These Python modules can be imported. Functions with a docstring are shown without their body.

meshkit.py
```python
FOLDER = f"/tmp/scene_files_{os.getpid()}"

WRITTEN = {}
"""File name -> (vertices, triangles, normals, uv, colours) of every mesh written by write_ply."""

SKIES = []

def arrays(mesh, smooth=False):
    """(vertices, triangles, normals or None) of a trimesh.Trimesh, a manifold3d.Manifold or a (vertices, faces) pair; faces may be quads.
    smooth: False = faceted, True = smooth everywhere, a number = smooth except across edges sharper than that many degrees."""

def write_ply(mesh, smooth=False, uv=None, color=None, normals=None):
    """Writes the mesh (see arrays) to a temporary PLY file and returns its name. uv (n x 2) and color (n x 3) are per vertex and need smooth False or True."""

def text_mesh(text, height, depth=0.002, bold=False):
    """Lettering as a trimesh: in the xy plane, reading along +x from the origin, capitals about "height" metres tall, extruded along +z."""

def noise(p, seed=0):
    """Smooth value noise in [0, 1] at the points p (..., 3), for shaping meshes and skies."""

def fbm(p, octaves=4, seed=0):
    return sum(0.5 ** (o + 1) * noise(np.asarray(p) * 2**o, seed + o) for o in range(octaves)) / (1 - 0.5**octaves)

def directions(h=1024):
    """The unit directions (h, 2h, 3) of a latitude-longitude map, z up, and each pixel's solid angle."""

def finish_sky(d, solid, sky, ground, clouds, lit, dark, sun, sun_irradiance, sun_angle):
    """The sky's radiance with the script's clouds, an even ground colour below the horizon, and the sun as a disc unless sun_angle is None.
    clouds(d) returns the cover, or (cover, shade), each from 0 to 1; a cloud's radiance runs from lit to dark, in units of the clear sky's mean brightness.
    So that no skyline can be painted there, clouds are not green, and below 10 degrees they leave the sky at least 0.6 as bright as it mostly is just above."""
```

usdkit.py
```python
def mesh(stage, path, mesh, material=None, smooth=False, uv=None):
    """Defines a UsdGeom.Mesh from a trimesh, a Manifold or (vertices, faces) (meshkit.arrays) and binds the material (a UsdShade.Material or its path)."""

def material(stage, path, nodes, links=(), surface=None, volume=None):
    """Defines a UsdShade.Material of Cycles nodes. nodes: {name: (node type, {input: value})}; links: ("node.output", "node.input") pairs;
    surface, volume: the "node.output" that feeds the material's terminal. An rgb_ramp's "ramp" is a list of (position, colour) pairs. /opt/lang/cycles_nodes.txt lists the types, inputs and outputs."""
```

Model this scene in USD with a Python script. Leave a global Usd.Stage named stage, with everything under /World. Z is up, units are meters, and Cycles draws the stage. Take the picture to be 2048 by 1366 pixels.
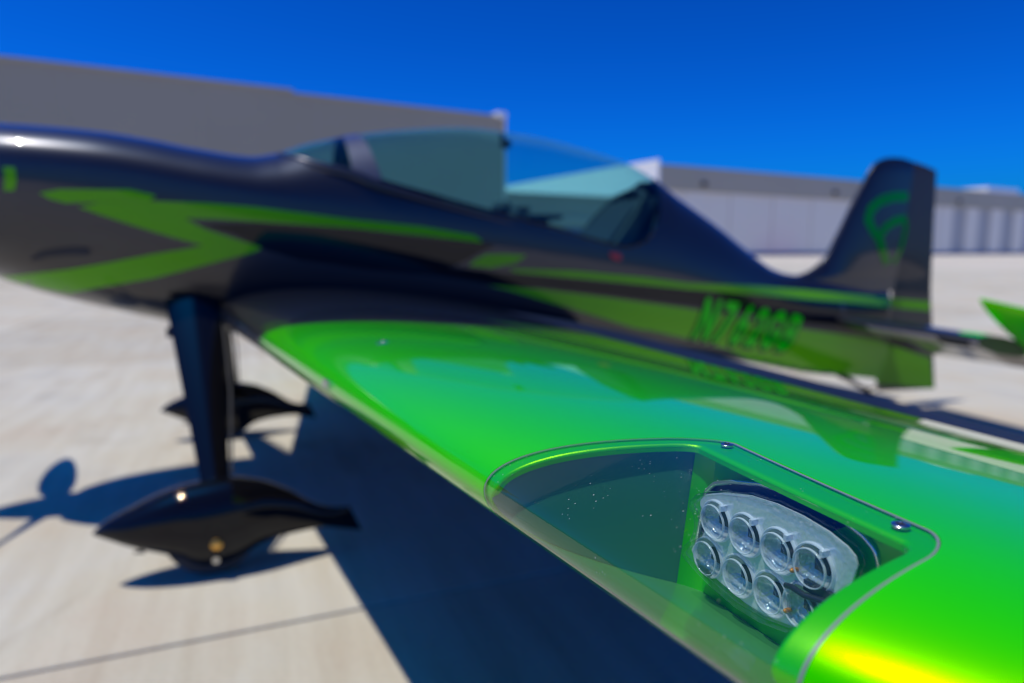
import math
import numpy as np
import trimesh
import shapely.geometry as sg
import shapely.ops
import usdkit, meshkit
from scipy.interpolate import PchipInterpolator
from pxr import Usd, UsdGeom, UsdLux, UsdShade, Sdf, Gf, Vt

stage = Usd.Stage.CreateInMemory()
UsdGeom.SetStageUpAxis(stage, UsdGeom.Tokens.z)
UsdGeom.SetStageMetersPerUnit(stage, 1.0)
UsdGeom.Xform.Define(stage, "/World")
UsdGeom.Scope.Define(stage, "/World/Looks")

# ------------------------------------------------------------------ camera, sky, sun, exposure
CAM, YAW, PITCH, F_PX = np.array([0.2, -3.674, 1.223]), math.radians(21.5), math.radians(7.79), 1324.0
cam = UsdGeom.Camera.Define(stage, "/World/camera")
fw = np.array([math.sin(YAW) * math.cos(PITCH), math.cos(YAW) * math.cos(PITCH), -math.sin(PITCH)])
rt = np.array([math.cos(YAW), -math.sin(YAW), 0.0])
up = np.cross(rt, fw)
m = Gf.Matrix4d(*rt, 0, *up, 0, *(-fw), 0, *CAM, 1)
cam.AddTransformOp().Set(m)
cam.CreateHorizontalApertureAttr(36.0)
cam.CreateVerticalApertureAttr(36.0 * 683 / 1024)
cam.CreateFocalLengthAttr(36.0 * F_PX / 2048)
cam.CreateClippingRangeAttr(Gf.Vec2f(0.02, 5000))
cam.CreateFStopAttr(2.9)
cam.CreateFocusDistanceAttr(0.50)
cam.CreateExposureAttr(0.0)

K = 0.33                                             # metres of shadow per metre of height, towards +x
SUN = np.array([-K, 0.0, 1.0]) / math.hypot(1, K)
SUN_EL = math.asin(SUN[2])
usdkit.material(stage, "/World/Looks/sky_look", {
    "sky": ("sky_texture", {"sky_type": "single_scattering", "sun_disc": False, "sun_elevation": SUN_EL,
                            "sun_rotation": math.atan2(SUN[0], SUN[1]), "altitude": 300.0, "air_density": 1.0,
                            "aerosol_density": 1.6, "ozone_density": 2.5}),
    "deep": ("gamma", {"gamma": 1.7}),
    "pol": ("mix", {"mix_type": "multiply", "fac": 1.0, "color2": (0.004, 0.178, 0.475)}),
    "bg": ("background_shader", {"strength": 0.095})},
    [("sky.color", "deep.color"), ("deep.color", "pol.color1"), ("pol.color", "bg.color")], surface="bg.background")
dome = UsdLux.DomeLight.Define(stage, "/World/sky")
UsdShade.MaterialBindingAPI.Apply(dome.GetPrim()).Bind(UsdShade.Material.Get(stage, "/World/Looks/sky_look"))
dome.GetPrim().SetCustomDataByKey("kind", "structure")
sun = UsdLux.DistantLight.Define(stage, "/World/sun")
sun.CreateNormalizeAttr(True)
sun.CreateIntensityAttr(1.1)
sun.CreateAngleAttr(0.53)
sun.CreateColorAttr(Gf.Vec3f(1.0, 0.95, 0.88))
sun.AddRotateYOp().Set(-math.degrees(math.atan(K)))

# ------------------------------------------------------------------ helpers
used = {}
def path_for(name, parent):
    base = "/World" if parent is None else str(parent.GetPath())
    k = used.get((base, name), 0)
    used[(base, name)] = k + 1
    return f"{base}/{name}" if k == 0 else f"{base}/{name}_{k:03d}"

def data(p, **kw):
    for k, v in kw.items():
        p.SetCustomDataByKey(k, v)
    return p

def thing(name, label, category, group=None, **kw):
    p = UsdGeom.Xform.Define(stage, path_for(name, None)).GetPrim()
    data(p, label=label, category=category, **kw)
    if group:
        data(p, group=group)
    return p

def obj(name, mesh, mat, parent=None, smooth=35, normals=None, label=None):
    p = usdkit.mesh(stage, path_for(name, parent), mesh, mat, smooth=True if normals is not None else smooth)
    if normals is not None:
        p.GetNormalsAttr().Set(Vt.Vec3fArray.FromNumpy(np.asarray(normals, np.float32)))
    if label:
        data(p.GetPrim(), label=label)
    return p.GetPrim()

def grid(P, flip=False, close=False):
    """(m, n, 3) points -> vertices and triangles"""
    m, n = P.shape[:2]
    i = np.arange(m * n).reshape(m, n)
    if close:
        i = np.concatenate([i, i[:, :1]], 1)
    q = np.stack([i[:-1, :-1], i[1:, :-1], i[1:, 1:], i[:-1, 1:]], -1).reshape(-1, 4)
    f = np.vstack([q[:, [0, 1, 2]], q[:, [0, 2, 3]]])
    return P.reshape(-1, 3), f[:, ::-1] if flip else f

def join(*parts):
    vs, fs, n = [], [], 0
    for p in parts:
        v, f = (np.asarray(p.vertices), np.asarray(p.faces)) if isinstance(p, trimesh.Trimesh) else p
        vs.append(v); fs.append(f + n); n += len(v)
    return np.vstack(vs), np.vstack(fs)

def box(lo, hi):
    b = trimesh.creation.box([b - a for a, b in zip(lo, hi)])
    b.apply_translation([(a + b_) / 2 for a, b_ in zip(lo, hi)])
    return b

def tube(pts, r, n=10, caps=True):
    pts = np.asarray(pts, float)
    r = np.broadcast_to(r, len(pts))
    t = np.gradient(pts, axis=0); t /= np.linalg.norm(t, axis=1)[:, None]
    ref = np.array([0.03, 0.1, 1.0]) if abs(t[0, 2]) < 0.9 else np.array([1.0, 0.1, 0])
    a = np.cross(t, ref); a /= np.linalg.norm(a, axis=1)[:, None]
    b = np.cross(t, a)
    th = np.linspace(0, 2 * np.pi, n, endpoint=False)
    P = pts[:, None] + r[:, None, None] * (np.cos(th)[None, :, None] * a[:, None] + np.sin(th)[None, :, None] * b[:, None])
    v, f = grid(P, close=True)
    if caps:
        v = np.vstack([v, pts[0], pts[-1]]); N = len(pts) * n
        k = np.arange(n); k2 = (k + 1) % n
        f = np.vstack([f, np.stack([np.full(n, N), k, k2], 1), np.stack([np.full(n, N + 1), (len(pts) - 1) * n + k2, (len(pts) - 1) * n + k], 1)])
    return v, f

def oriented(origin, ex, ey, ez, mesh):
    """mesh given in a local frame -> world"""
    v, f = (np.asarray(mesh.vertices), np.asarray(mesh.faces)) if isinstance(mesh, trimesh.Trimesh) else mesh
    return np.asarray(origin) + v @ np.array([ex, ey, ez]), f

# ------------------------------------------------------------------ materials
L = "/World/Looks/"
def paint(name, color, metallic=0.0, rough=0.4, coat=1.0, coat_rough=0.03, flake=0.0, spec=0.5):
    nodes = {"p": ("principled_bsdf", {"base_color": color, "metallic": metallic, "roughness": rough, "coat_weight": coat,
                                       "coat_roughness": coat_rough, "coat_ior": 1.38, "specular_ior_level": spec})}
    links = []
    if flake:
        nodes["tc"] = ("texture_coordinate", {})
        nodes["v"] = ("voronoi_texture", {"scale": 2600.0})
        nodes["b"] = ("bump", {"strength": flake, "distance": 0.0004})
        links = [("tc.object", "v.vector"), ("v.distance", "b.height"), ("b.normal", "p.normal")]
    return usdkit.material(stage, L + name, nodes, links, surface="p.BSDF")

GREEN = usdkit.material(stage, L + "green_metallic_paint", {
    "g": ("geometry", {}), "wn": ("voronoi_texture", {"scale": 1400.0}), "b": ("bump", {"strength": 0.10, "distance": 0.0006}),
    "lw": ("layer_weight", {"blend": 0.5}),
    "fc": ("rgb_ramp", {"ramp": [(0.0, (0.0, 0.60, 0.0)), (0.38, (0.0, 0.60, 0.0)), (0.60, (0.0, 0.58, 0.0)), (0.80, (0.0, 0.50, 0.0)), (1.0, (0.0, 0.28, 0.0))]}),
    "p": ("principled_bsdf", {"roughness": 0.5, "specular_ior_level": 0.0}),
    "fl": ("principled_bsdf", {"base_color": (0.30, 0.56, 0.0), "metallic": 1.0, "roughness": 0.365}),
    "m": ("mix_closure", {"fac": 0.33}),
    "io": ("mix_float", {"a": 1.5, "b": 1.0 / 1.5}), "fr": ("fresnel", {"IOR": 1.5}), "k": ("math", {"math_type": "multiply_add", "value2": 1.22, "value3": -0.052, "use_clamp": True}),
    "gl": ("glossy_bsdf", {"color": (1, 1, 1), "roughness": 0.012}), "mm": ("mix_closure", {})},
    [("lw.facing", "fc.fac"), ("fc.color", "p.base_color"), ("p.BSDF", "m.closure1"), ("fl.BSDF", "m.closure2"), ("g.position", "wn.vector"), ("wn.distance", "b.height"), ("b.normal", "fl.normal"),
     ("g.backfacing", "io.fac"), ("io.result", "fr.IOR"), ("fr.fac", "k.value1"), ("k.value", "mm.fac"), ("m.closure", "mm.closure1"), ("gl.BSDF", "mm.closure2")], surface="mm.closure")
GREEN_DARK = paint("olive_green_stripe_paint", (0.10, 0.37, 0.0), 0.0, 0.5, 1.0, 0.02, spec=0.0)
CHAR = usdkit.material(stage, L + "charcoal_metallic_paint", {
    "p": ("principled_bsdf", {"base_color": (0.006, 0.006, 0.0075), "roughness": 0.4, "coat_weight": 1.0, "coat_roughness": 0.015, "coat_ior": 1.40, "specular_ior_level": 0.2}),
    "fl": ("principled_bsdf", {"base_color": (0.26, 0.25, 0.26), "metallic": 1.0, "roughness": 0.26, "coat_weight": 1.0, "coat_roughness": 0.015, "coat_ior": 1.40}),
    "m": ("mix_closure", {"fac": 0.085})}, [("p.BSDF", "m.closure1"), ("fl.BSDF", "m.closure2")], surface="m.closure")
BLACK = paint("black_gloss_paint", (0.003, 0.003, 0.004), 0.0, 0.5, 1.0, 0.01, spec=0.0)
GREYP = paint("grey_paint", (0.30, 0.26, 0.22), 0.0, 0.35, 1.0, 0.05)
SATIN = paint("satin_navy_paint", (0.006, 0.010, 0.028), 0.0, 0.55, 0.0, spec=0.15)
TIRE = paint("tire_rubber", (0.02, 0.02, 0.02), 0.0, 0.8, 0.0)
MATT = paint("black_matt", (0.012, 0.012, 0.013), 0.0, 0.7, 0.0)
EMBLEM = paint("emblem_green", (0.0, 0.20, 0.0), 0.0, 0.5, 1.0, 0.02, spec=0.0)
RUDP = paint("rudder_ground_reflection_paint", (0.05, 0.042, 0.037), 0.7, 0.5, 1.0, 0.02)  # charcoal lightened to brown: reflected sunlit ground put into the rudder colour
BOW = paint("bow_metallic_paint", (0.17, 0.165, 0.165), 0.85, 0.34, 1.0, 0.03)
SEATM = paint("seat_cloth", (0.03, 0.032, 0.036), 0.0, 0.8, 0.0)
STEEL = paint("bright_steel", (0.62, 0.61, 0.60), 1.0, 0.22, 0.0)
BRASS = paint("brass", (0.75, 0.42, 0.10), 1.0, 0.3, 0.0)
CHROME = usdkit.material(stage, L + "clear_reflector", {
    "g": ("geometry", {}), "v": ("voronoi_texture", {"scale": 420.0}), "b": ("bump", {"strength": 0.5, "distance": 0.001}),
    "p": ("principled_bsdf", {"base_color": (0.92, 0.92, 0.92), "metallic": 0.45, "roughness": 0.07}), "t": ("translucent_bsdf", {"color": (0.85, 0.87, 0.88)}), "m": ("mix_closure", {"fac": 0.35})},
    [("g.position", "v.vector"), ("v.distance", "b.height"), ("b.normal", "p.normal"), ("p.BSDF", "m.closure1"), ("t.BSDF", "m.closure2")], surface="m.closure")
LENSGLASS = usdkit.material(stage, L + "lens_crystal", {
    "t": ("transparent_bsdf", {"color": (0.93, 0.95, 0.97)}), "g": ("glossy_bsdf", {"color": (1, 1, 1), "roughness": 0.03}),
    "ge": ("geometry", {}), "io": ("mix_float", {"a": 1.68, "b": 1.0 / 1.68}), "f": ("fresnel", {"IOR": 1.68}), "m": ("mix_closure", {}),
    "n": ("noise_texture", {"scale": 260.0, "detail": 2.0}), "b": ("bump", {"strength": 0.9, "distance": 0.0022})},
    [("ge.backfacing", "io.fac"), ("io.result", "f.IOR"), ("ge.position", "n.vector"), ("n.fac", "b.height"), ("b.normal", "g.normal"), ("b.normal", "f.normal"), ("f.fac", "m.fac"), ("t.BSDF", "m.closure1"), ("g.BSDF", "m.closure2")], surface="m.closure")
SILVER = paint("lamp_silver", (0.88, 0.84, 0.74), 0.9, 0.18, 0.0)
PLATE = usdkit.material(stage, L + "lamp_plate", {
    "tc": ("geometry", {}), "v": ("voronoi_texture", {"scale": 260.0, "feature": "smooth_f1", "smoothness": 0.6}), "b": ("bump", {"strength": 0.28, "distance": 0.0012}),
    "p": ("principled_bsdf", {"base_color": (0.84, 0.85, 0.87), "metallic": 0.4, "roughness": 0.14})},
    [("tc.position", "v.vector"), ("v.distance", "b.height"), ("b.normal", "p.normal")], surface="p.BSDF")
DARKMETAL = paint("lamp_black_housing", (0.03, 0.035, 0.045), 0.2, 0.35, 0.3)
LENSRIM = usdkit.material(stage, L + "clear_lens_edge", {
    "p": ("principled_bsdf", {"base_color": (0.88, 0.89, 0.90), "roughness": 0.1}), "t": ("transparent_bsdf", {"color": (0.95, 0.96, 1.0)}), "m": ("mix_closure", {"fac": 0.45})},
    [("p.BSDF", "m.closure1"), ("t.BSDF", "m.closure2")], surface="m.closure")
AMBER = paint("amber_bead", (0.85, 0.30, 0.04), 0.3, 0.15, 1.0)  # colour of an orange glint, for the added beads
LED = paint("led_chip", (0.07, 0.07, 0.06), 0.0, 0.5, 0.0, spec=0.2)
SEAL = paint("clear_edge_seal", (0.16, 0.20, 0.17), 0.0, 0.35, 0.25)
RED = paint("red_paint", (0.45, 0.01, 0.01), 0.0, 0.4, 0.3)
WHITE = paint("white_sheet", (0.82, 0.79, 0.72), 0.0, 0.5, 0.0)
WHITE2 = paint("white_door_panel", (0.76, 0.66, 0.48), 0.0, 0.5, 0.0)
DOORDARK = paint("grey_door_panel", (0.40, 0.37, 0.31), 0.0, 0.5, 0.0)
TRIM = paint("dark_blue_base", (0.10, 0.12, 0.20), 0.0, 0.6, 0.0)

def pane(name, tint, ior=1.45, rough=0.0):
    return usdkit.material(stage, L + name, {
        "t": ("transparent_bsdf", {"color": tint}), "g": ("glossy_bsdf", {"color": (1, 1, 1), "roughness": rough}),
        "ge": ("geometry", {}), "io": ("mix_float", {"a": ior, "b": 1.0 / ior}),
        "f": ("fresnel", {"IOR": ior}), "m": ("mix_closure", {})},
        [("ge.backfacing", "io.fac"), ("io.result", "f.IOR"), ("f.fac", "m.fac"), ("t.BSDF", "m.closure1"), ("g.BSDF", "m.closure2")], surface="m.closure")
CANOPY = pane("tinted_canopy", (0.52, 0.87, 0.86))
COVER = usdkit.material(stage, L + "clear_cover", {
    "t": ("transparent_bsdf", {"color": (0.80, 0.88, 0.84)}), "g": ("glossy_bsdf", {"color": (1, 1, 1), "roughness": 0.0}),
    "ge": ("geometry", {}), "io": ("mix_float", {"a": 1.52, "b": 1.0 / 1.52}), "f": ("fresnel", {"IOR": 1.52}), "m": ("mix_closure", {}),
    "v": ("voronoi_texture", {"scale": 170.0, "randomness": 1.0}), "sp": ("map_range", {"from_min": 0.13, "from_max": 0.05, "to_min": 0.0, "to_max": 0.45, "clamp": True}),
    "n": ("noise_texture", {"scale": 30.0, "detail": 2.0}), "nm": ("map_range", {"from_min": 0.50, "from_max": 0.68, "to_min": 0.0, "to_max": 0.8, "clamp": True}),
    "mu": ("math", {"math_type": "multiply"}), "d": ("diffuse_bsdf", {"color": (0.75, 0.74, 0.70)}), "m2": ("mix_closure", {})},
    [("ge.backfacing", "io.fac"), ("io.result", "f.IOR"), ("f.fac", "m.fac"), ("t.BSDF", "m.closure1"), ("g.BSDF", "m.closure2"),
     ("ge.position", "v.vector"), ("v.distance", "sp.value"), ("ge.position", "n.vector"), ("n.fac", "nm.value"), ("sp.result", "mu.value1"), ("nm.result", "mu.value2"),
     ("mu.value", "m2.fac"), ("m.closure", "m2.closure1"), ("d.BSDF", "m2.closure2")], surface="m2.closure")
LAMPGLASS = pane("lamp_clear", (0.95, 0.97, 1.0), 1.5)
GLASS = usdkit.material(stage, L + "lens_glass", {"p": ("principled_bsdf", {"base_color": (1, 1, 1), "roughness": 0.0, "ior": 1.49, "transmission_weight": 1.0})}, surface="p.BSDF")

def sheet(name, c1, c2, scale, rough=0.6, stretch=(1, 1, 1)):
    return usdkit.material(stage, L + name, {
        "g": ("geometry", {}), "mp": ("mapping", {"scale": stretch}), "n": ("noise_texture", {"scale": scale, "detail": 5.0, "roughness": 0.6}),
        "r": ("rgb_ramp", {"ramp": [(0.3, c1), (0.7, c2)]}), "p": ("principled_bsdf", {"roughness": rough, "specular_ior_level": 0.3})},
        [("g.position", "mp.vector"), ("mp.vector", "n.vector"), ("n.fac", "r.fac"), ("r.color", "p.base_color")], surface="p.BSDF")
HANGAR = sheet("grey_hangar_sheet", (0.335, 0.28, 0.18), (0.365, 0.305, 0.20), 0.05)
HANGAR2 = sheet("grey_fascia_sheet", (0.37, 0.32, 0.215), (0.40, 0.34, 0.235), 0.05)
ROOF = sheet("roof_sheet", (0.4, 0.4, 0.4), (0.45, 0.45, 0.45), 0.2)

def concrete(name):
    return usdkit.material(stage, L + name, {
        "g": ("geometry", {}), "oi": ("object_info", {}),
        "n1": ("noise_texture", {"scale": 0.9, "detail": 6.0, "roughness": 0.6}),
        "mp": ("mapping", {"scale": (9.0, 0.7, 1.0), "rotation": (0, 0, 0.05)}),
        "n2": ("noise_texture", {"scale": 1.0, "detail": 4.0, "roughness": 0.6}),
        "n3": ("noise_texture", {"scale": 60.0, "detail": 4.0, "roughness": 0.7}),
        "r1": ("rgb_ramp", {"ramp": [(0.30, (0.455, 0.395, 0.30)), (0.46, (0.47, 0.44, 0.345)), (0.56, (0.475, 0.455, 0.375)), (0.70, (0.405, 0.40, 0.345))]}),
        "r2": ("rgb_ramp", {"ramp": [(0.3, (0.88, 0.85, 0.82)), (0.62, (1.0, 1.0, 1.0))]}),
        "r3": ("rgb_ramp", {"ramp": [(0.25, (0.88, 0.88, 0.88)), (0.6, (1.0, 1.0, 1.0))]}),
        "n4": ("noise_texture", {"scale": 0.55, "detail": 7.0, "roughness": 0.68, "distortion": 0.6}), "r5": ("rgb_ramp", {"ramp": [(0.34, (0.80, 0.77, 0.74)), (0.44, (1.0, 1.0, 1.0))]}), "m4": ("mix", {"mix_type": "multiply", "fac": 1.0}),
        "r4": ("rgb_ramp", {"ramp": [(0.0, (0.90, 0.88, 0.86)), (0.5, (1.0, 0.98, 0.96)), (1.0, (1.0, 1.0, 1.0))]}),
        "m1": ("mix", {"mix_type": "multiply", "fac": 1.0}), "m2": ("mix", {"mix_type": "multiply", "fac": 1.0}), "m3": ("mix", {"mix_type": "multiply", "fac": 1.0}),
        "b": ("bump", {"strength": 0.25, "distance": 0.004}),
        "p": ("principled_bsdf", {"roughness": 0.9, "specular_ior_level": 0.1})},
        [("g.position", "n1.vector"), ("g.position", "mp.vector"), ("mp.vector", "n2.vector"), ("g.position", "n3.vector"),
         ("n1.fac", "r1.fac"), ("n2.fac", "r2.fac"), ("n3.fac", "r3.fac"), ("oi.random", "r4.fac"),
         ("r1.color", "m1.color1"), ("r2.color", "m1.color2"), ("m1.color", "m2.color1"), ("r3.color", "m2.color2"),
         ("m2.color", "m3.color1"), ("r4.color", "m3.color2"), ("m3.color", "m4.color1"), ("g.position", "n4.vector"), ("n4.fac", "r5.fac"), ("r5.color", "m4.color2"), ("m4.color", "p.base_color"),
         ("n3.fac", "b.height"), ("b.normal", "p.normal")], surface="p.BSDF")
CONCRETE = concrete("apron_concrete")
JOINT = usdkit.material(stage, L + "far_apron", {
    "g": ("geometry", {}), "n1": ("noise_texture", {"scale": 0.05, "detail": 6.0, "roughness": 0.6}),
    "r1": ("rgb_ramp", {"ramp": [(0.3, (0.46, 0.415, 0.325)), (0.7, (0.49, 0.45, 0.37))]}),
    "br": ("brick_texture", {"offset": 0.0, "scale": 1.0, "brick_width": 6.1, "row_height": 6.1, "mortar_size": 0.02, "color1": (1, 1, 1), "color2": (0.95, 0.94, 0.93), "mortar": (0.65, 0.63, 0.6)}),
    "m1": ("mix", {"mix_type": "multiply", "fac": 1.0}), "p": ("principled_bsdf", {"roughness": 0.9, "specular_ior_level": 0.1})},
    [("g.position", "n1.vector"), ("g.position", "br.vector"), ("n1.fac", "r1.fac"), ("r1.color", "m1.color1"), ("br.color", "m1.color2"), ("m1.color", "p.base_color")], surface="p.BSDF")
FILLER = paint("joint_filler", (0.30, 0.27, 0.235), 0.0, 0.9, 0.0)

# ------------------------------------------------------------------ ground: far sheet, joint bed and slabs
def ring_sheet(half_in, half_out, z, cx, cy):
    a = [(-half_out, -half_out), (half_out, -half_out), (half_out, half_out), (-half_out, half_out)]
    b = [(-half_in, -half_in), (half_in, -half_in), (half_in, half_in), (-half_in, half_in)]
    v = np.array([(x + cx, y + cy, z) for x, y in a + b])
    f = np.array([(i, (i + 1) % 4, 4 + (i + 1) % 4) for i in range(4)] + [(i, 4 + (i + 1) % 4, 4 + i) for i in range(4)])
    return v, f
SLAB, NS = 6.1, 14
X0, Y0 = -3.3 - 6 * SLAB, -1.49 - 5 * SLAB
gx, gy = X0 + NS * SLAB / 2, Y0 + NS * SLAB / 2
g = obj("ground", ring_sheet(NS * SLAB / 2, 3000, 0.0, gx, gy), JOINT, smooth=False)
data(g, kind="structure")
ap = UsdGeom.Xform.Define(stage, path_for("apron", None)).GetPrim()
data(ap, kind="structure")
obj("joint_filler", box((X0, Y0, -0.06), (X0 + NS * SLAB, Y0 + NS * SLAB, -0.012)), FILLER, ap, smooth=False)
for i in range(NS):
    for j in range(NS):
        a, b, c = X0 + i * SLAB, Y0 + j * SLAB, 0.008
        e = 0.005
        lo = [(a + c, b + c), (a + SLAB - c, b + c), (a + SLAB - c, b + SLAB - c), (a + c, b + SLAB - c)]
        hi = [(a + c + e, b + c + e), (a + SLAB - c - e, b + c + e), (a + SLAB - c - e, b + SLAB - c - e), (a + c + e, b + SLAB - c - e)]
        v = np.array([(x, y, -0.02) for x, y in lo] + [(x, y, -0.004) for x, y in lo] + [(x, y, 0.0) for x, y in hi])
        f = [(8, 9, 10), (8, 10, 11)]
        for r in (0, 4):
            for k in range(4):
                k2 = (k + 1) % 4
                f += [(r + k, r + k2, r + 4 + k2), (r + k, r + 4 + k2, r + 4 + k)]
        obj("concrete_slab", (v, np.array(f)), CONCRETE, ap, smooth=False)

# ------------------------------------------------------------------ hangars
U = np.array([0.9905, 0.1375, 0.0]); N = np.array([0.1375, -0.9905, 0.0]); Z = np.array([0, 0, 1.0])
def hbox(corner, a0, a1, d0, d1, z0, z1):
    """box in the hangars' frame: a along the front, d out of the front (towards the apron)"""
    return oriented(corner, U, N, Z, box((a0, d0, z0), (a1, d1, z1)))

HL = np.array([31.9, 79.7, 0.0])
h = thing("hangar", "big plain grey hangar wall with stepped roofline behind the propeller end of the airplane", "hangar")
obj("wall", join(hbox(HL, -90, -26.6, -60, 0, 0, 18.6), hbox(HL, -26.6, 0, -60, -0.003, 0, 18.3)), HANGAR, h, smooth=False)
obj("roof_edge", join(hbox(HL, -90, -26.6, -60, 0.12, 18.6, 18.9), hbox(HL, -26.597, -0.55, -60, 0.10, 18.3, 18.55)), HANGAR2, h, smooth=False)
obj("corner_cap", hbox(HL, -1.0, 0.25, -1.5, 0.3, 18.31, 19.0), WHITE, h, smooth=False, label="white cap on the roof corner")
obj("corner_trim", hbox(HL, -0.02, 0.22, -0.4, 0.12, 0, 18.29), WHITE2, h, smooth=False)
for k in range(7):
    obj("wall_panel_seam", hbox(HL, -84 + 12 * k, -83.9 + 12 * k, 0.0, 0.02, 0, 18.2), HANGAR2, h, smooth=False)

HR = np.array([84.2, 122.9, 0.0])
h = thing("hangar", "long grey and white hangar with white sliding doors behind the tail fin", "hangar")
obj("wall", hbox(HR, 0.3, 260, -90, -0.6, 0, 19.8), HANGAR2, h, smooth=False)
obj("fascia", hbox(HR, 0.25, 260, -0.6, 0.6, 14.6, 20.0), HANGAR2, h, smooth=False)
obj("end_wall", hbox(HR, -0.3, 0.24, -90, 0.6, 0, 21.0), WHITE, h, smooth=False, label="sunlit white end wall")
for k, d in enumerate((-8, -24, -40, -56)):
    obj("end_wall_panel", hbox(HR, -0.36, -0.301, d - 6, d, 9, 18), WHITE, h, smooth=False)
obj("base_strip", hbox(HR, 0.3, 260, -0.6, 0.45, 0.0, 1.0), TRIM, h, smooth=False)
rng = np.random.default_rng(4)
a = 0.4
k = 0
while a < 255:
    w = 7.4
    dark = a > 112 and k % 2 == 0
    obj("door_panel", hbox(HR, a, a + w - 0.12, -0.6, (0.06 if dark else 0.28 + 0.1 * (k % 2)), 1.0, 14.6), DOORDARK if dark else WHITE2, h, smooth=False)
    a += w
    k += 1
for a in (12.8, 60, 120, 180):
    obj("floodlight", hbox(HR, a, a + 1.1, 0.6, 1.3, 15.9, 16.8), MATT, h, smooth=False)
obj("rooftop_unit", hbox(HR, 151, 172, -14, -6, 19.8, 22.6), WHITE, h, smooth=False)

HM = np.array([72.9, 122.2, 0.0])
h = thing("hangar", "low grey hangar seen through the canopy in front of the white end wall", "hangar")
obj("wall", hbox(HM, -60, 0, -16, 0, 6.0, 12.3), HANGAR, h, smooth=False)
obj("door", hbox(HM, -59.5, -0.4, -15, -0.25, 0.0, 6.0), TRIM, h, smooth=False)
obj("door_band", hbox(HM, -60.1, 0.1, -0.5, 0.2, 6.6, 8.2), HANGAR2, h, smooth=False)
obj("roof_edge", hbox(HM, -60.1, 0.1, -16, 0.15, 12.3, 12.6), HANGAR2, h, smooth=False)

k = obj("painted_line", hbox(HR, 33, 47, 3.0, 4.6, 0.004, 0.02), RED, smooth=False)
data(k, kind="structure", label="red painted line on the apron in front of the white hangar doors")

# ------------------------------------------------------------------ the airplane
plane = thing("airplane", "dark grey and green aerobatic airplane with tinted bubble canopy and low wing", "airplane")

# ---- fuselage outer shape: top, bottom, widest height, half width at stations along x
def curve(*pts):
    p = np.array(pts, float)
    return PchipInterpolator(p[:, 0], p[:, 1])
ZT = curve((-1.12, 1.66), (-0.98, 1.74), (-0.8, 1.772), (-0.6, 1.768), (-0.4, 1.758), (-0.2, 1.735), (0, 1.704), (0.227, 1.682), (0.33, 1.70), (0.5, 1.762), (0.674, 1.807), (0.993, 1.866),
           (1.391, 1.903), (1.758, 1.879), (2.154, 1.813), (2.363, 1.765), (2.584, 1.672), (2.738, 1.581), (3.06, 1.406), (3.406, 1.198), (3.58, 1.105), (3.74, 1.062), (3.9, 1.045), (4.2, 1.02), (4.73, 0.97))
ZB = curve((-1.12, 1.29), (-0.98, 1.17), (-0.86, 1.104), (-0.66, 1.022), (-0.48, 0.965), (-0.2, 0.885), (0, 0.835), (0.3, 0.785), (0.6, 0.76), (1, 0.735), (1.5, 0.69), (2, 0.63), (2.5, 0.57), (3, 0.505),
           (3.453, 0.438), (3.918, 0.345), (4.416, 0.284), (4.73, 0.262))
ZM = curve((-1.12, 1.50), (-0.8, 1.56), (-0.4, 1.545), (0, 1.49), (0.5, 1.42), (1.0, 1.345), (1.5, 1.25), (2.1, 1.14), (2.7, 1.03), (3.4, 0.90), (4.0, 0.80), (4.73, 0.70))
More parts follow.
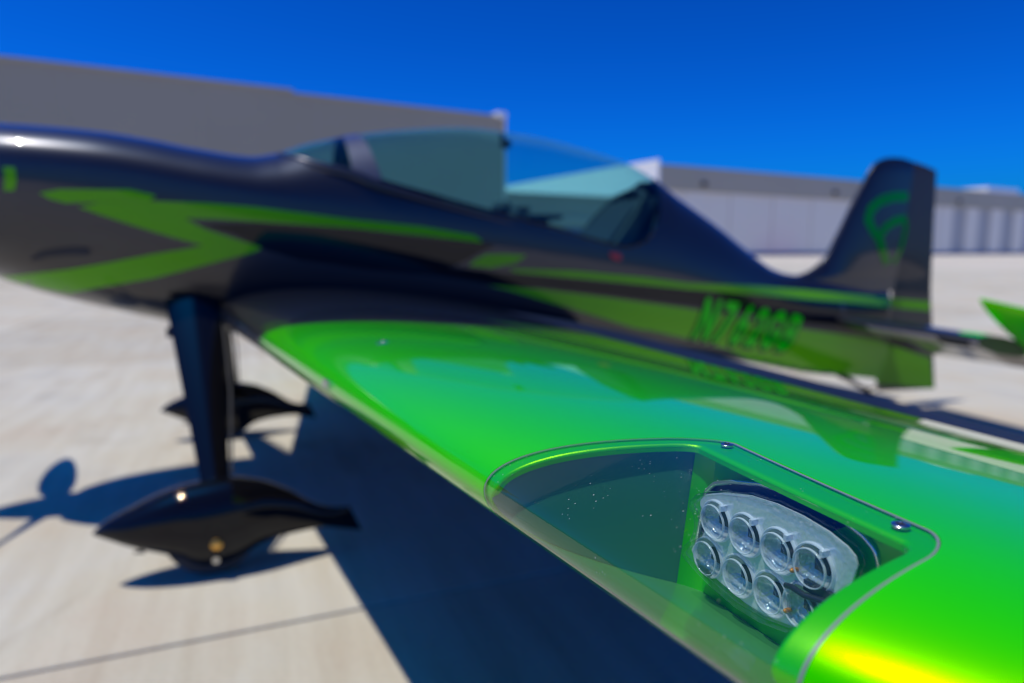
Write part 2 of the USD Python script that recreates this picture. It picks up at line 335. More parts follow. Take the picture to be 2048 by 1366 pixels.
HW = curve((-1.12, 0.25), (-0.98, 0.36), (-0.8, 0.42), (-0.6, 0.45), (-0.3, 0.462), (0, 0.462), (0.5, 0.452), (1.0, 0.435), (1.5, 0.41), (2.1, 0.365), (2.6, 0.31), (3.06, 0.25), (3.5, 0.185), (4.0, 0.125), (4.4, 0.082), (4.73, 0.05))
NU = curve((-1.12, 2.1), (-0.8, 2.3), (-0.3, 2.4), (0.3, 2.3), (0.7, 2.2), (1.2, 2.1), (2.5, 2.05), (3.2, 1.9), (4.73, 1.7))
NL = curve((-1.12, 2.1), (-0.5, 2.3), (0.3, 2.6), (2.5, 2.6), (4.73, 2.2))
def side_y(x, z):
    """half width of the fuselage at height z"""
    x, z = np.broadcast_arrays(np.asarray(x, float), np.asarray(z, float))
    x = np.clip(x, -1.12, 4.73)
    zt, zb, zm, hw = ZT(x), ZB(x), ZM(x), HW(x)
    r = np.where(z >= zm, (z - zm) / (zt - zm), (zm - z) / (zm - zb))
    n = np.where(z >= zm, NU(x), NL(x))
    return hw * np.maximum(1 - np.clip(r, 0, 1) ** n, 0) ** (1 / n)
def section(x, t):
    """t = -1 bottom centre, 0 widest, +1 top centre -> (y >= 0, z)"""
    t = np.asarray(t, float)
    zt, zb, zm, hw = ZT(x), ZB(x), ZM(x), HW(x)
    n = np.where(t >= 0, NU(x), NL(x))
    c, s = np.abs(np.cos(t * np.pi / 2)), np.abs(np.sin(t * np.pi / 2))
    y, dz = hw * c ** (2 / n), s ** (2 / n)
    return y, np.where(t >= 0, zm + (zt - zm) * dz, zm - (zm - zb) * dz)
def t_of_z(x, z):
    zt, zm = float(ZT(x)), float(ZM(x))
    r = min(max((z - zm) / (zt - zm), 0.0), 1.0)
    return math.asin(r ** (float(NU(x)) / 2)) * 2 / math.pi
# the canopy's lower edge
XC0, XC1 = 0.345, 2.60
SILL = curve((0.345, 1.70), (0.40, 1.683), (0.534, 1.632), (0.673, 1.598), (0.78, 1.556), (1.042, 1.49), (1.336, 1.422), (1.74, 1.337), (2.052, 1.262), (2.22, 1.235), (2.34, 1.262), (2.43, 1.34), (2.49, 1.45), (2.53, 1.56), (2.57, 1.645), (2.60, 1.664))
XS = np.unique(np.round(np.concatenate([np.linspace(-1.12, XC0, 60), XC0 + np.linspace(0, 1, 24) ** 2 * 0.2, np.linspace(XC0 + 0.2, 2.2, 80), np.linspace(2.2, XC1, 46), np.linspace(XC1, 4.73, 90)]), 5))
def sill_t(x):
    if XC0 < x < XC1:
        z = min(float(SILL(x)), float(ZT(x)) - 1e-4)
        return t_of_z(x, z)
    return 1.0
NT = 56
rows, can = [], []
for x in XS:
    ts = sill_t(x)
    t = -1 + (ts + 1) * np.linspace(0, 1, NT)
    y, z = section(x, t)
    rows.append(np.concatenate([np.stack([np.full(NT, x), -y, z], 1)[::-1], np.stack([np.full(NT, x), y, z], 1)[1:]]))
    if XC0 <= x <= XC1:
        t = ts + (1 - ts) * np.linspace(0, 1, 30)
        y, z = section(x, t)
        can.append(np.concatenate([np.stack([np.full(30, x), -y, z], 1), np.stack([np.full(30, x), y, z], 1)[::-1][1:]]))
rows, can = np.array(rows), np.array(can)
front = rows[0]; cap = grid(np.stack([front, front * 0 + [front[:, 0].mean(), 0, front[:, 2].mean()]]), flip=False)
fus = obj("fuselage", join(grid(rows), ), CHAR, plane)
obj("cowl_front", cap, BLACK, plane)
obj("canopy", grid(can), CANOPY, plane, smooth=True)

def on_side(poly, off=0.0015, step=0.03, side=-1, fy=side_y):
    """a flat (x, z) outline laid on the flank of the fuselage as a thin skin"""
    out = []
    for p in (getattr(poly, "geoms", None) or [poly]):
        x0, z0, x1, z1 = p.bounds
        cells = []
        nx, nz = max(1, int((x1 - x0) / step)), max(1, int((z1 - z0) / step))
        for i in range(nx):
            for j in range(nz):
                c = p.intersection(sg.box(x0 + (x1 - x0) * i / nx, z0 + (z1 - z0) * j / nz, x0 + (x1 - x0) * (i + 1) / nx, z0 + (z1 - z0) * (j + 1) / nz))
                for q in (getattr(c, "geoms", None) or [c]):
                    if isinstance(q, sg.Polygon) and q.area > 1e-9:
                        tv, tf = trimesh.creation.triangulate_polygon(q)
                        cells.append(np.asarray(tv)[np.asarray(tf)])
        v = np.concatenate(cells)
        out.append(v)
    v = np.concatenate(out).reshape(-1, 2)
    v, inv = np.unique(np.round(v, 6), axis=0, return_inverse=True)
    f = inv.reshape(-1, 3)
    y = fy(v[:, 0], v[:, 1])
    P = np.stack([v[:, 0], side * (y + off), v[:, 1]], 1)
    a, b, c = P[f[:, 0]], P[f[:, 1]], P[f[:, 2]]
    wrong = np.cross(b - a, c - a)[:, 1] * side < 0
    f[wrong] = f[wrong][:, ::-1]
    return P, f

BAND_PTS = [("black_flash", BLACK, [(-0.002, 1.339), (0.238, 1.347), (0.649, 1.326), (1.001, 1.291), (1.347, 1.261), (1.394, 1.251), (1.305, 1.215), (1.237, 1.177), (1.133, 1.137), (1.306, 1.123), (1.514, 1.102), (1.989, 1.056), (2.677, 0.987), (3.318, 0.929), (4.153, 0.851), (4.216, 0.688), (3.845, 0.715), (3.334, 0.802), (2.686, 0.888), (2.113, 0.968), (1.669, 1.024), (1.351, 1.049), (1.066, 1.098), (0.741, 1.132), (0.419, 1.181), (0.268, 1.227), (0.147, 1.293)], 0.0012),
    ("stripe", GREEN_DARK, [(-0.573, 1.454), (-0.499, 1.47), (-0.249, 1.477), (-0.154, 1.455), (-0.178, 1.432), (-0.326, 1.424), (-0.487, 1.416), (-0.538, 1.431)], 0.002),
    ("stripe", GREEN_DARK, [(-0.441, 1.401), (-0.362, 1.421), (-0.165, 1.432), (0.033, 1.429), (0.242, 1.417), (0.427, 1.397), (0.651, 1.372), (1.002, 1.342), (1.27, 1.303), (1.313, 1.279), (1.316, 1.266), (1.001, 1.298), (0.65, 1.33), (0.424, 1.343), (0.239, 1.353), (0.069, 1.361), (-0.049, 1.362), (0.027, 1.318), (0.146, 1.276), (0.233, 1.247), (0.254, 1.234), (0.217, 1.216), (0.079, 1.179), (-0.054, 1.142), (-0.193, 1.105), (-0.404, 1.067), (-0.554, 1.036), (-0.705, 1.07), (-0.812, 1.113), (-0.73, 1.119), (-0.517, 1.145), (-0.354, 1.174), (-0.181, 1.21), (-0.058, 1.231), (0.016, 1.247), (-0.109, 1.283), (-0.242, 1.327), (-0.358, 1.369)], 0.002),
    ("stripe", GREEN_DARK, [(1.243, 1.149), (1.278, 1.177), (1.335, 1.205), (1.445, 1.207), (1.57, 1.199), (1.532, 1.175), (1.503, 1.16), (1.364, 1.135)], 0.002),
    ("stripe", GREEN_DARK, [(1.464, 1.131), (1.876, 1.113), (2.347, 1.069), (2.675, 1.029), (3.321, 0.994), (3.957, 0.941), (4.224, 0.916), (4.209, 0.852), (3.937, 0.876), (3.318, 0.935), (2.677, 0.993), (1.989, 1.064), (1.513, 1.11)], 0.002),
    ("stripe", GREEN_DARK, [(1.351, 1.044), (1.67, 1.016), (2.114, 0.956), (2.688, 0.873), (3.148, 0.794), (3.852, 0.668), (4.227, 0.614), (4.365, 0.282), (3.918, 0.339), (3.378, 0.471), (3.11, 0.582), (2.754, 0.673), (2.434, 0.746), (2.328, 0.764), (1.895, 0.894), (1.469, 1.018)], 0.002),
    ("nose_mark", GREEN_DARK, [(-0.686, 1.553), (-0.646, 1.551), (-0.645, 1.502), (-0.655, 1.462), (-0.693, 1.459), (-0.684, 1.511)], 0.002)]
for name, mat, pts, off in BAND_PTS:
    poly = sg.Polygon(pts).buffer(0)
    obj(name, on_side(poly, off), mat, plane, smooth=True)
    obj(name, on_side(poly, off, side=1), mat, plane, smooth=True)

# ---- registration letters: each glyph its own part, sheared onto the flank
def letters(text, quad, side=-1):
    h = 1.0
    x = 0.0
    glyphs = []
    for ch in text:
        tm = meshkit.text_mesh(ch, h, 0.01, bold=True)
        glyphs.append((tm, x)); x += tm.bounds[1][0] - min(tm.bounds[0][0], 0) + 0.19
    W = x
    A, B, C, D = np.array(quad)                      # bottom left, bottom right, top right, top left in (x, z)
    for tm, dx in glyphs:
        top = tm.vertices[:, 2] > 0.005
        keep = top[tm.faces].all(1)
        tris = [sg.Polygon(tm.vertices[f][:, :2] + [dx, 0]) for f in tm.faces[keep]]
        shape = shapely.ops.unary_union([t.buffer(1e-4) for t in tris])
        for part, grow, mat, off in (("registration_outline", 0.13, BLACK, 0.004), ("registration_letter", 0.035, LETTER, 0.007)):
            s = shape.buffer(grow).simplify(0.01)
            def warp(px, pz):
                u, w = np.asarray(px) / W, np.asarray(pz) / h
                P = (1 - u)[:, None] * (1 - w)[:, None] * A + u[:, None] * (1 - w)[:, None] * B + u[:, None] * w[:, None] * C + (1 - u)[:, None] * w[:, None] * D
                return P[:, 0], P[:, 1]
            s = shapely.ops.transform(lambda px, pz: warp(np.array(px), np.array(pz)), s)
            obj(part, on_side(s, off, 0.022, side), mat, plane, smooth=True)
LETTER = paint("letter_green", (0.0, 0.52, 0.0), 0.0, 0.5, 0.7, 0.02, spec=0.0)
letters("N762GB", [(2.753, 0.693), (3.671, 0.538), (3.794, 0.756), (2.821, 0.927)])

# ---- canopy frames
def mold_strip(xa, xb, zlo, zhi, off=0.004, n=40, m=5):
    """arch over the outer shape between two leaning lines x(z)"""
    w = np.linspace(0, 1, m)
    P = []
    for k in w:
        xm = xa(1.6) * (1 - k) + xb(1.6) * k
        rowp = []
        ztop = float(ZT(xm))
        for z in np.concatenate([zlo + (ztop - zlo) * (1 - (1 - np.linspace(0, 1, n)) ** 2)]):
            x = xa(z) * (1 - k) + xb(z) * k
            zz = min(z, float(ZT(x)) - 1e-5)
            rowp.append((x, -float(side_y(x, zz)), zz))
        rowp = np.array(rowp)
        mir = rowp[::-1] * [1, -1, 1]
        P.append(np.concatenate([rowp, mir]))
    P = np.array(P)
    ctr = np.stack([P[..., 0], P[..., 1] * 0, P[..., 2] * 0 + 1.3], -1)
    d = P - ctr; d /= np.linalg.norm(d, axis=-1, keepdims=True)
    return join(grid(P + d * off), grid(P - d * 0.012, flip=True))
obj("canopy_bow", mold_strip(lambda z: 0.675 - 0.05 * (z - 1.6), lambda z: 0.805 - 0.26 * (z - 1.6), 1.56, 1.81), BOW, plane)
def sill_tube(side):
    xs = np.linspace(0.80, 2.575, 90)
    pts = []
    for x in xs:
        z = min(float(SILL(x)) + 0.012, float(ZT(x)) - 0.002)
        pts.append((x, side * (float(side_y(x, z)) - 0.004), z))
    return tube(pts, 0.009, 8)
obj("canopy_rail", sill_tube(-1), BLACK, plane)
obj("canopy_rail", sill_tube(1), BLACK, plane)

def sill_fairing(side):
    xs_ = np.concatenate([0.36 + 0.3 * np.linspace(0, 1, 30) ** 2, np.linspace(0.66, 1.75, 50)[1:]])
    pts, rr_ = [], []
    for x in xs_:
        k = np.clip((x - 0.36) / 0.2, 0, 1)
        z = min(float(SILL(x)) - 0.018, float(ZT(x)) - 0.03)
        pts.append((x, side * (float(side_y(x, z)) - 0.014), z - 0.006))
        rr_.append(0.018 + 0.016 * k - 0.026 * np.clip((x - 0.8) / 0.95, 0, 1))
    return tube(pts, np.array(rr_), 16)
obj("canopy_fairing", sill_fairing(-1), CHAR, plane, smooth=True)
obj("canopy_fairing", sill_fairing(1), CHAR, plane, smooth=True)

# ---- cockpit
xs = np.linspace(0.42, 2.5, 40)
P = []
for x in xs:
    z = min(float(SILL(x)), float(ZT(x)) - 0.01); y = float(side_y(x, z)) - 0.012
    P.append([(x, -y, z - 0.004), (x, -y + 0.05, z - 0.05), (x, -y + 0.06, z - 0.35), (x, y - 0.06, z - 0.35), (x, y - 0.05, z - 0.05), (x, y, z - 0.004)])
obj("cockpit_tub", grid(np.array(P), flip=True), MATT, plane, smooth=False)
def seat(x, z, w, hh, lean, name, mat):
    b = trimesh.creation.box([0.07, w, hh]); b = b.subdivide().subdivide()
    v = np.array(b.vertices); v[:, 1] *= 1 - 0.35 * np.clip(v[:, 2] / hh + 0.1, 0, 1) ** 2
    v[:, 0] += lean * (v[:, 2] + hh / 2)
    obj(name, (v + [x, 0, z], b.faces), mat, plane, smooth=40)
seat(1.50, 1.25, 0.40, 0.44, 0.35, "seat", SEATM)
seat(2.13, 1.30, 0.42, 0.50, 0.75, "seat", SEATM)
hd = trimesh.creation.capsule(height=0.10, radius=0.045); hd.apply_transform(trimesh.transformations.rotation_matrix(math.pi / 2, [1, 0, 0]))
for x, z in ((1.60, 1.47),):
    c = hd.copy(); c.apply_translation([x, 0.05 - c.bounds.mean(0)[1], z]); obj("headrest", c, SEATM, plane)
obj("instrument_hood", join(box((1.70, -0.22, 1.22), (1.78, 0.22, 1.40)), box((1.66, -0.24, 1.40), (1.86, 0.24, 1.425))), MATT, plane, smooth=False)
obj("roll_bar", tube([(2.16, -0.27, 1.22), (2.32, -0.25, 1.42), (2.44, -0.17, 1.56), (2.48, 0, 1.60), (2.44, 0.17, 1.56), (2.32, 0.25, 1.42), (2.16, 0.27, 1.22)], 0.022, 10), MATT, plane)
P = np.array([[(2.10, -0.24, 1.20), (2.10, 0.24, 1.20)], [(2.40, -0.18, 1.53), (2.40, 0.18, 1.53)]])
obj("rear_bulkhead", join(grid(P), grid(P + [0.02, 0, 0], flip=True)), MATT, plane, smooth=False)
ball = trimesh.creation.icosphere(2, 0.032); ball.apply_scale([1.1, 0.8, 0.9]); ball.apply_translation([1.60, -0.02, 1.832])
obj("canopy_handle", join(ball, tube([(1.575, -0.02, 1.885), (1.585, -0.02, 1.85)], 0.014, 8)), MATT, plane, label="black knob hanging under the top of the canopy")

# ---- small things on the flank
obj("canopy_release", on_side(sg.Polygon([(2.093, 1.214), (2.162, 1.206), (2.179, 1.183), (2.162, 1.166), (2.107, 1.181)]).buffer(0), 0.006), RED, plane, smooth=True, label="small red release mark below the canopy")
obj("cowl_slot", on_side(sg.Polygon([(-0.651, 1.19), (-0.606, 1.219), (-0.53, 1.233), (-0.456, 1.239), (-0.423, 1.235), (-0.419, 1.216), (-0.432, 1.204), (-0.498, 1.206), (-0.574, 1.2), (-0.634, 1.183)]).buffer(0), 0.004, 0.02), MATT, plane, smooth=True, label="black curved cooling slot")

# ---- wing
TIP_RAKE = 3.0                                         # the leading edge sweeps back in a curve towards the tip
def wing_pt(y, s, off=0.0):
    """s: 0 leading edge, +1 / -1 trailing edge over the top / underneath"""
    y, s = np.broadcast_arrays(np.asarray(y, float), np.asarray(s, float))
    a = np.abs(y)
    lx, lz, tx, tz = 0.01 + 0.12 * a + TIP_RAKE * np.maximum(a - 3.42, 0) ** 2, 0.93 + 0.026 * a, 1.99 - 0.15 * a, 0.80 + 0.022 * a
    c = np.hypot(tx - lx, tz - lz); cx, cz = (tx - lx) / c, (tz - lz) / c
    x, t = s * s, 0.155 - 0.02 * a / 3.85
    hh = 5 * t * (0.2969 * np.abs(s) - 0.126 * x - 0.3516 * x ** 2 + 0.2843 * x ** 3 - 0.1036 * x ** 4) * c * np.sign(s)
    return np.stack([lx + cx * x * c - cz * hh, y + 0 * s, lz + cz * x * c + cx * hh], -1)
def wing_n(y, s):
    e = 1e-4
    y, s = np.broadcast_arrays(np.asarray(y, float), np.asarray(s, float))
    s = np.clip(s, -1 + 2 * e, 1 - 2 * e)
    n = np.cross(wing_pt(y, s + e) - wing_pt(y, s - e), wing_pt(y + e, s) - wing_pt(y - e, s))
    n /= np.linalg.norm(n, axis=-1, keepdims=True)
    up = wing_pt(y, s) - wing_pt(y, s * 0 + 0.55) * 0 - np.stack([wing_pt(y, np.full_like(s, .5))[..., 0], y, (wing_pt(y, np.full_like(s, .5))[..., 2] + wing_pt(y, np.full_like(s, -.5))[..., 2]) / 2], -1)
    sg_ = np.sign((n * up).sum(-1, keepdims=True)); sg_[sg_ == 0] = 1
    return n * sg_
def skin(name, Ys, S, mat, parent, off=0.0, close_off=None, **kw):
    """a patch of the wing's skin: Ys, S equally shaped 2-D arrays"""
    n = wing_n(Ys, S)
    P = wing_pt(Ys, S) + n * off
    v, f = grid(P)
    fn = np.cross(v[f[:, 1]] - v[f[:, 0]], v[f[:, 2]] - v[f[:, 0]])
    bad = (fn * n.reshape(-1, 3)[f[:, 0]]).sum(1) < 0
    f[bad] = f[bad][:, ::-1]
    return v, f, n.reshape(-1, 3)
def merge(*patches):
    vs, fs, ns, k = [], [], [], 0
    for v, f, n in patches:
        vs.append(v); fs.append(f + k); ns.append(n); k += len(v)
    return np.vstack(vs), np.vstack(fs), np.vstack(ns)
YB = curve((0, 1.72), (0.153, 1.816), (0.281, 1.972), (0.381, 2.078), (0.505, 2.166), (0.60, 2.185), (0.756, 2.10), (0.98, 2.0), (1.0, 2.0))
SA = 0.80                                             # aileron hinge
s_main = np.concatenate([-np.linspace(SA, 0.45, 24), -np.linspace(0.45, 0, 40)[1:], np.linspace(0, 0.45, 40)[1:], np.linspace(0.45, SA, 24)[1:]])
s_tail = np.linspace(SA, 1.0, 16)
def patch(y0, y1, s, ny):
    y0, y1 = np.broadcast_to(y0, s.shape), np.broadcast_to(y1, s.shape)
    w = np.linspace(0, 1, ny)[:, None]
    return y0 * (1 - w) + y1 * w, np.broadcast_to(s, (ny, len(s)))
def sk(y0, y1, s, ny, off=0.0):
    return skin("", *patch(y0, y1, s, ny), None, None, off)
Y_AIL0, Y_AIL1, Y_TIP = 0.90, 3.70, 3.76
def tip_cap(sign):
    w = np.linspace(0, 1, 9)
    s = np.concatenate([-np.linspace(1, 0, 50), np.linspace(0, 1, 50)[1:]])
    Yc = np.full((9, len(s)), sign * Y_TIP)
    P = wing_pt(Yc, np.broadcast_to(s, Yc.shape))
    mid = (P + P[:, ::-1]) / 2
    k = np.sqrt(np.clip(1 - w ** 2, 0, 1))[:, None, None]
    P = mid + (P - mid) * k; P[..., 1] += sign * 0.07 * w[:, None]
    return grid(P)
# light cut-out, in metres along the skin (a, chordwise) and across (b, spanwise)
A_LEN, B_LEN = 0.39, 0.30
def hole_map(a, b):
    """(a, b) -> (y, s); a = 0 underneath ... A_LEN on top, b = 0 inboard ... B_LEN outboard"""
    v = b / B_LEN
    s = -0.43 + (a / A_LEN) * (0.43 + 0.398 + (0.352 - 0.398) * v)
    y_in, y_out = 3.132 + 0.55 * s * s, 3.459 - 0.15 * s * s
    return -(y_in + (y_out - y_in) * v), s
def outline(inset, n=480):
    r = 0.026
    p = sg.box(0, 0, A_LEN, B_LEN).buffer(-r).buffer(r - inset if inset < r else 1e-4, quad_segs=24) if inset < r else sg.box(0, 0, A_LEN, B_LEN).buffer(-inset)
    th = ANG
    c = np.array([A_LEN / 2, B_LEN / 2])
    ring = np.array(p.exterior.coords)
    out = []
    for t in th:
        ray = sg.LineString([c, c + 2 * np.array([math.cos(t), math.sin(t)])])
        q = p.exterior.intersection(ray)
        out.append((q.x, q.y) if q.geom_type == "Point" else list(q.geoms)[0].coords[0])
    return np.array(out)
OA0, OA1, OB0, OB1 = -0.05, A_LEN + 0.05, -0.05, B_LEN + 0.045
corner = [math.atan2(b - B_LEN / 2, a - A_LEN / 2) for a in (OA0, OA1) for b in (OB0, OB1)]
rc = [math.atan2(b - B_LEN / 2, a - A_LEN / 2) for a0, sa in ((0.026, -1), (A_LEN - 0.026, 1)) for b0, sb in ((0.026, -1), (B_LEN - 0.026, 1)) for t in np.linspace(0, math.pi / 2, 14)
      for a, b in ((a0 + sa * 0.026 * math.cos(t), b0 + sb * 0.026 * math.sin(t)),)]
ANG = np.unique(np.round(np.concatenate([np.linspace(-math.pi, math.pi, 260, endpoint=False), corner, rc]), 6))
O0 = outline(0.0)
def outer_rect():
    p = sg.box(OA0, OB0, OA1, OB1); c = np.array([A_LEN / 2, B_LEN / 2]); out = []
    for t in ANG:
        q = p.exterior.intersection(sg.LineString([c, c + 3 * np.array([math.cos(t), math.sin(t)])]))
        out.append((q.x, q.y) if q.geom_type == "Point" else list(q.geoms)[0].coords[0])
    return np.array(out)
OR = outer_rect()
def rings(bounds, offs=None):
    """closed bands between outlines in (a, b) -> patch"""
    B = np.array(bounds); B = np.concatenate([B, B[:, :1]], 1)
    y, s = hole_map(B[..., 0], B[..., 1])
    return y, s
def band(b0, b1, nl, off0=0.0, off1=0.0):
    w = np.linspace(0, 1, nl)[:, None, None]
    y, s = rings(b0[None] * (1 - w) + b1[None] * w)
    n = wing_n(y, s)
    P = wing_pt(y, s) + n * (off0 * (1 - w) + off1 * w)
    v, f = grid(P)
    fn = np.cross(v[f[:, 1]] - v[f[:, 0]], v[f[:, 2]] - v[f[:, 0]])
    bad = (fn * n.reshape(-1, 3)[f[:, 0]]).sum(1) < 0
    f[bad] = f[bad][:, ::-1]
    return v, f, n.reshape(-1, 3)
# the rest of the outer wing is a grid in the same (a, b) frame, stretched far in b
a_in = np.linspace(OA0, OA1, 90)
def ab_patch(a, b):
    Bm, Am = np.meshgrid(b, a, indexing="ij")
    y, s = hole_map(Am, Bm)
    return skin("", y, s, None, None)
s_lo, s_hi = hole_map(np.array([OA0]), np.array([0.0]))[1][0], hole_map(np.array([OA1]), np.array([0.0]))[1][0]
def edge_y(b):
    return lambda a: hole_map(a, np.full_like(a, b))
def to_line(b, yline, ny):
    """from the frame's edge b to the span line yline(s)"""
    y0, s0 = hole_map(a_in, np.full_like(a_in, b))
    y1 = -yline(np.abs(s0)) if callable(yline) else np.full_like(s0, yline)
    w = np.linspace(0, 1, ny)[:, None]
    return skin("", y0 * (1 - w) + y1 * w, np.broadcast_to(s0, (ny, len(s0))), None, None)
def chord_fill(side, ny=40):
    """between the frame strip and the aileron hinge, from the paint edge to the tip"""
    b = np.concatenate([np.linspace(OB0, OB1, 30)])
    a = OA1 if side > 0 else OA0
    yf, sf = hole_map(np.full_like(b, a), b)
    n0, n1 = 40, 44
    ys = np.concatenate([np.linspace(0, 1, n0), np.ones(len(b) - 2), 1 + np.linspace(0, 1, n1)])
    ye_in, ye_out = np.full(n0, yf[0]), np.full(n1, yf[-1])
    se = np.concatenate([np.full(n0, sf[0]), sf[1:-1], np.full(n1, sf[-1])])
    rowsY, rowsS = [], []
    for w in np.linspace(0, 1, 30):
        s = se * (1 - w) + side * SA * w
        yb = -YB(np.abs(s))
        y = np.empty_like(s)
        k = np.linspace(0, 1, n0)
        y[:n0] = yb[:n0] * (1 - k) + yf[0] * k
        y[n0:-n1] = yf[1:-1]
        k = np.linspace(0, 1, n1)
        y[-n1:] = yf[-1] * (1 - k) - Y_TIP * k
        rowsY.append(y); rowsS.append(s)
    return skin("", np.array(rowsY), np.array(rowsS), None, None)
left = merge(band(O0, OR, 10), to_line(OB0, YB, 60), to_line(OB1, -Y_TIP, 44), chord_fill(1))
# the hinge strip outboard of the aileron
outb = sk(-Y_AIL1 - 0.004, -Y_TIP, s_tail, 4); outb2 = sk(-Y_AIL1 - 0.004, -Y_TIP, -s_tail, 4)
left = merge(left, outb, outb2)
wl = obj("wing", left[:2], GREEN, plane, normals=left[2], label="bright green left wing")
obj("wing_tip", tip_cap(-1), GREEN, wl)
uw = chord_fill(-1)
obj("wing_underside", uw[:2], CHAR, wl, normals=uw[2])
root = merge(sk(-0.30, -YB(np.abs(s_main)), s_main, 60), sk(-0.30, -Y_AIL0 + 0.004, s_tail, 10), sk(-0.30, -Y_AIL0 + 0.004, -s_tail, 10))
obj("wing_root", root[:2], CHAR, wl, normals=root[2])
def aileron(sign):
    s = np.concatenate([-s_tail[::-1], s_tail]) if False else None
    a0, a1 = sign * (Y_AIL0 + 0.004), sign * (Y_AIL1 - 0.004)
    st = np.linspace(SA + 0.008, 1.0, 16)
    up_, lo_ = sk(a0, a1, st, 40), sk(a0, a1, -st, 40)
    # rounded nose at the hinge
    ys = np.linspace(a0, a1, 40)
    pu, pl = wing_pt(ys, SA + 0.008), wing_pt(ys, -SA - 0.008)
    mid = (pu + pl) / 2; mid[:, 0] -= 0.02
    nose = grid(np.stack([pu, mid, pl], 1))
    v, f = join(up_[:2], lo_[:2], nose)
    return v, f
al = merge(sk(-(Y_AIL0 + .004), -(Y_AIL1 - .004), np.linspace(SA + .006, 1, 16), 50), sk(-(Y_AIL0 + .004), -(Y_AIL1 - .004), -np.linspace(SA + .006, 1, 16), 50))
def swing(verts, norms, deg):
    """turn the aileron about its hinge line, trailing edge up"""
    a0, a1 = (wing_pt(np.array(-y), np.array(SA)) * 0.5 + wing_pt(np.array(-y), np.array(-SA)) * 0.5 for y in (Y_AIL0, Y_AIL1 - 0.25))
    ax = (a1 - a0) / np.linalg.norm(a1 - a0)
    R = trimesh.transformations.rotation_matrix(math.radians(deg), ax)[:3, :3]
    return (verts - a0) @ R.T + a0, norms @ R.T
v_, n_ = swing(al[0], al[2], 1.6)
obj("aileron", (v_, al[1]), SATIN, wl, normals=n_)
# right wing, plain
sm = s_main
rr = merge(sk(YB(np.abs(sm)), Y_TIP, sm, 40), sk(Y_AIL1, Y_TIP, s_tail, 4), sk(Y_AIL1, Y_TIP, -s_tail, 4))
wr = obj("wing", rr[:2], GREEN, plane, normals=rr[2], label="right wing behind the fuselage")
obj("wing_tip", tip_cap(1), GREEN, wr)
rr = merge(sk(0.30, YB(np.abs(sm)), sm, 40), sk(0.30, Y_AIL0, s_tail, 8), sk(0.30, Y_AIL0, -s_tail, 8))
obj("wing_root", rr[:2], CHAR, wr, normals=rr[2])
al = merge(sk(Y_AIL0 + .004, Y_AIL1 - .004, np.linspace(SA + .006, 1, 16), 30), sk(Y_AIL0 + .004, Y_AIL1 - .004, -np.linspace(SA + .006, 1, 16), 30))
obj("aileron", al[:2], SATIN, wr, normals=al[2])

# ---- recess, cover and landing light
def flange(d):
    """outline set in by d on top, fading out round the nose and underneath"""
    p, a = outline(d), O0[:, :1] / A_LEN
    k = np.clip((a - 0.40) / 0.16, 0, 1); k = 0.06 + 0.94 * k * k * (3 - 2 * k)
    return O0 + (p - O0) * k
FL, LR = 0.0130, 0.0030
tl = np.linspace(0, 1.5, 6)
rec = join(band(O0, flange(0.0004), 2, 0.0, -0.0022)[:2], band(flange(0.0004), flange(FL), 4, -0.0022, -0.0026)[:2],
           *[band(flange(FL + LR * math.sin(t0)), flange(FL + LR * math.sin(t1)), 2, -0.0026 - LR * (1 - math.cos(t0)), -0.0026 - LR * (1 - math.cos(t1)))[:2] for t0, t1 in zip(tl[:-1], tl[1:])],
           band(flange(FL + LR), flange(FL + LR + 0.0001), 2, -0.0026 - LR, -0.009)[:2])
obj("light_recess", rec, GREEN, wl, smooth=50)
obj("cover_seal", band(outline(0.0005), outline(0.0021), 2, -0.0003, -0.0003)[:2], SEAL, wl, smooth=True)
inner = outline(0.002)
cvr = band(inner, inner * 0 + [A_LEN / 2, B_LEN / 2], 40)
obj("light_cover", cvr[:2], COVER, plane, normals=cvr[2], label="clear flush cover over the landing light")
# ribs and rear wall of the box
def rib(b, shift):
    a = np.linspace(0.0, 1, 60)
    s = 0.40 * (1 - a) ** 1.0
    yu, _ = 0, 0
    def ycut(s):
        y_in, y_out = 3.132 + 0.55 * s * s, 3.459 - 0.15 * s * s
        return -(y_in + shift) if b == 0 else -(y_out - shift)
    ys = ycut(s)
    up_ = wing_pt(ys, s) - wing_n(ys, s) * 0.004
    lo_ = wing_pt(ys, -s) - wing_n(ys, -s) * 0.004
    w = np.linspace(0, 1, 12)[None, :, None]
    return grid(up_[:, None] * (1 - w) + lo_[:, None] * w)
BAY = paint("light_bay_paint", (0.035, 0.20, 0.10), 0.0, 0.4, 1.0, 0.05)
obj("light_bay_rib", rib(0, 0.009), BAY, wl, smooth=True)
obj("light_bay_rib", rib(1, 0.014), GREEN, wl, smooth=True)
ys = np.linspace(-3.19, -3.47, 30)
sa = 0.385 + (0.340 - 0.385) * (ys + 3.19) / -0.28
up_ = wing_pt(ys, sa) - wing_n(ys, sa) * 0.003
lo_ = wing_pt(ys, -sa); lo_[:, 0] += 0.004; lo_ -= wing_n(ys, -sa) * 0.003
w = np.linspace(0, 1, 14)[None, :, None]
obj("light_bay_wall", grid(up_[:, None] * (1 - w) + lo_[:, None] * w), GREEN, wl, smooth=True)

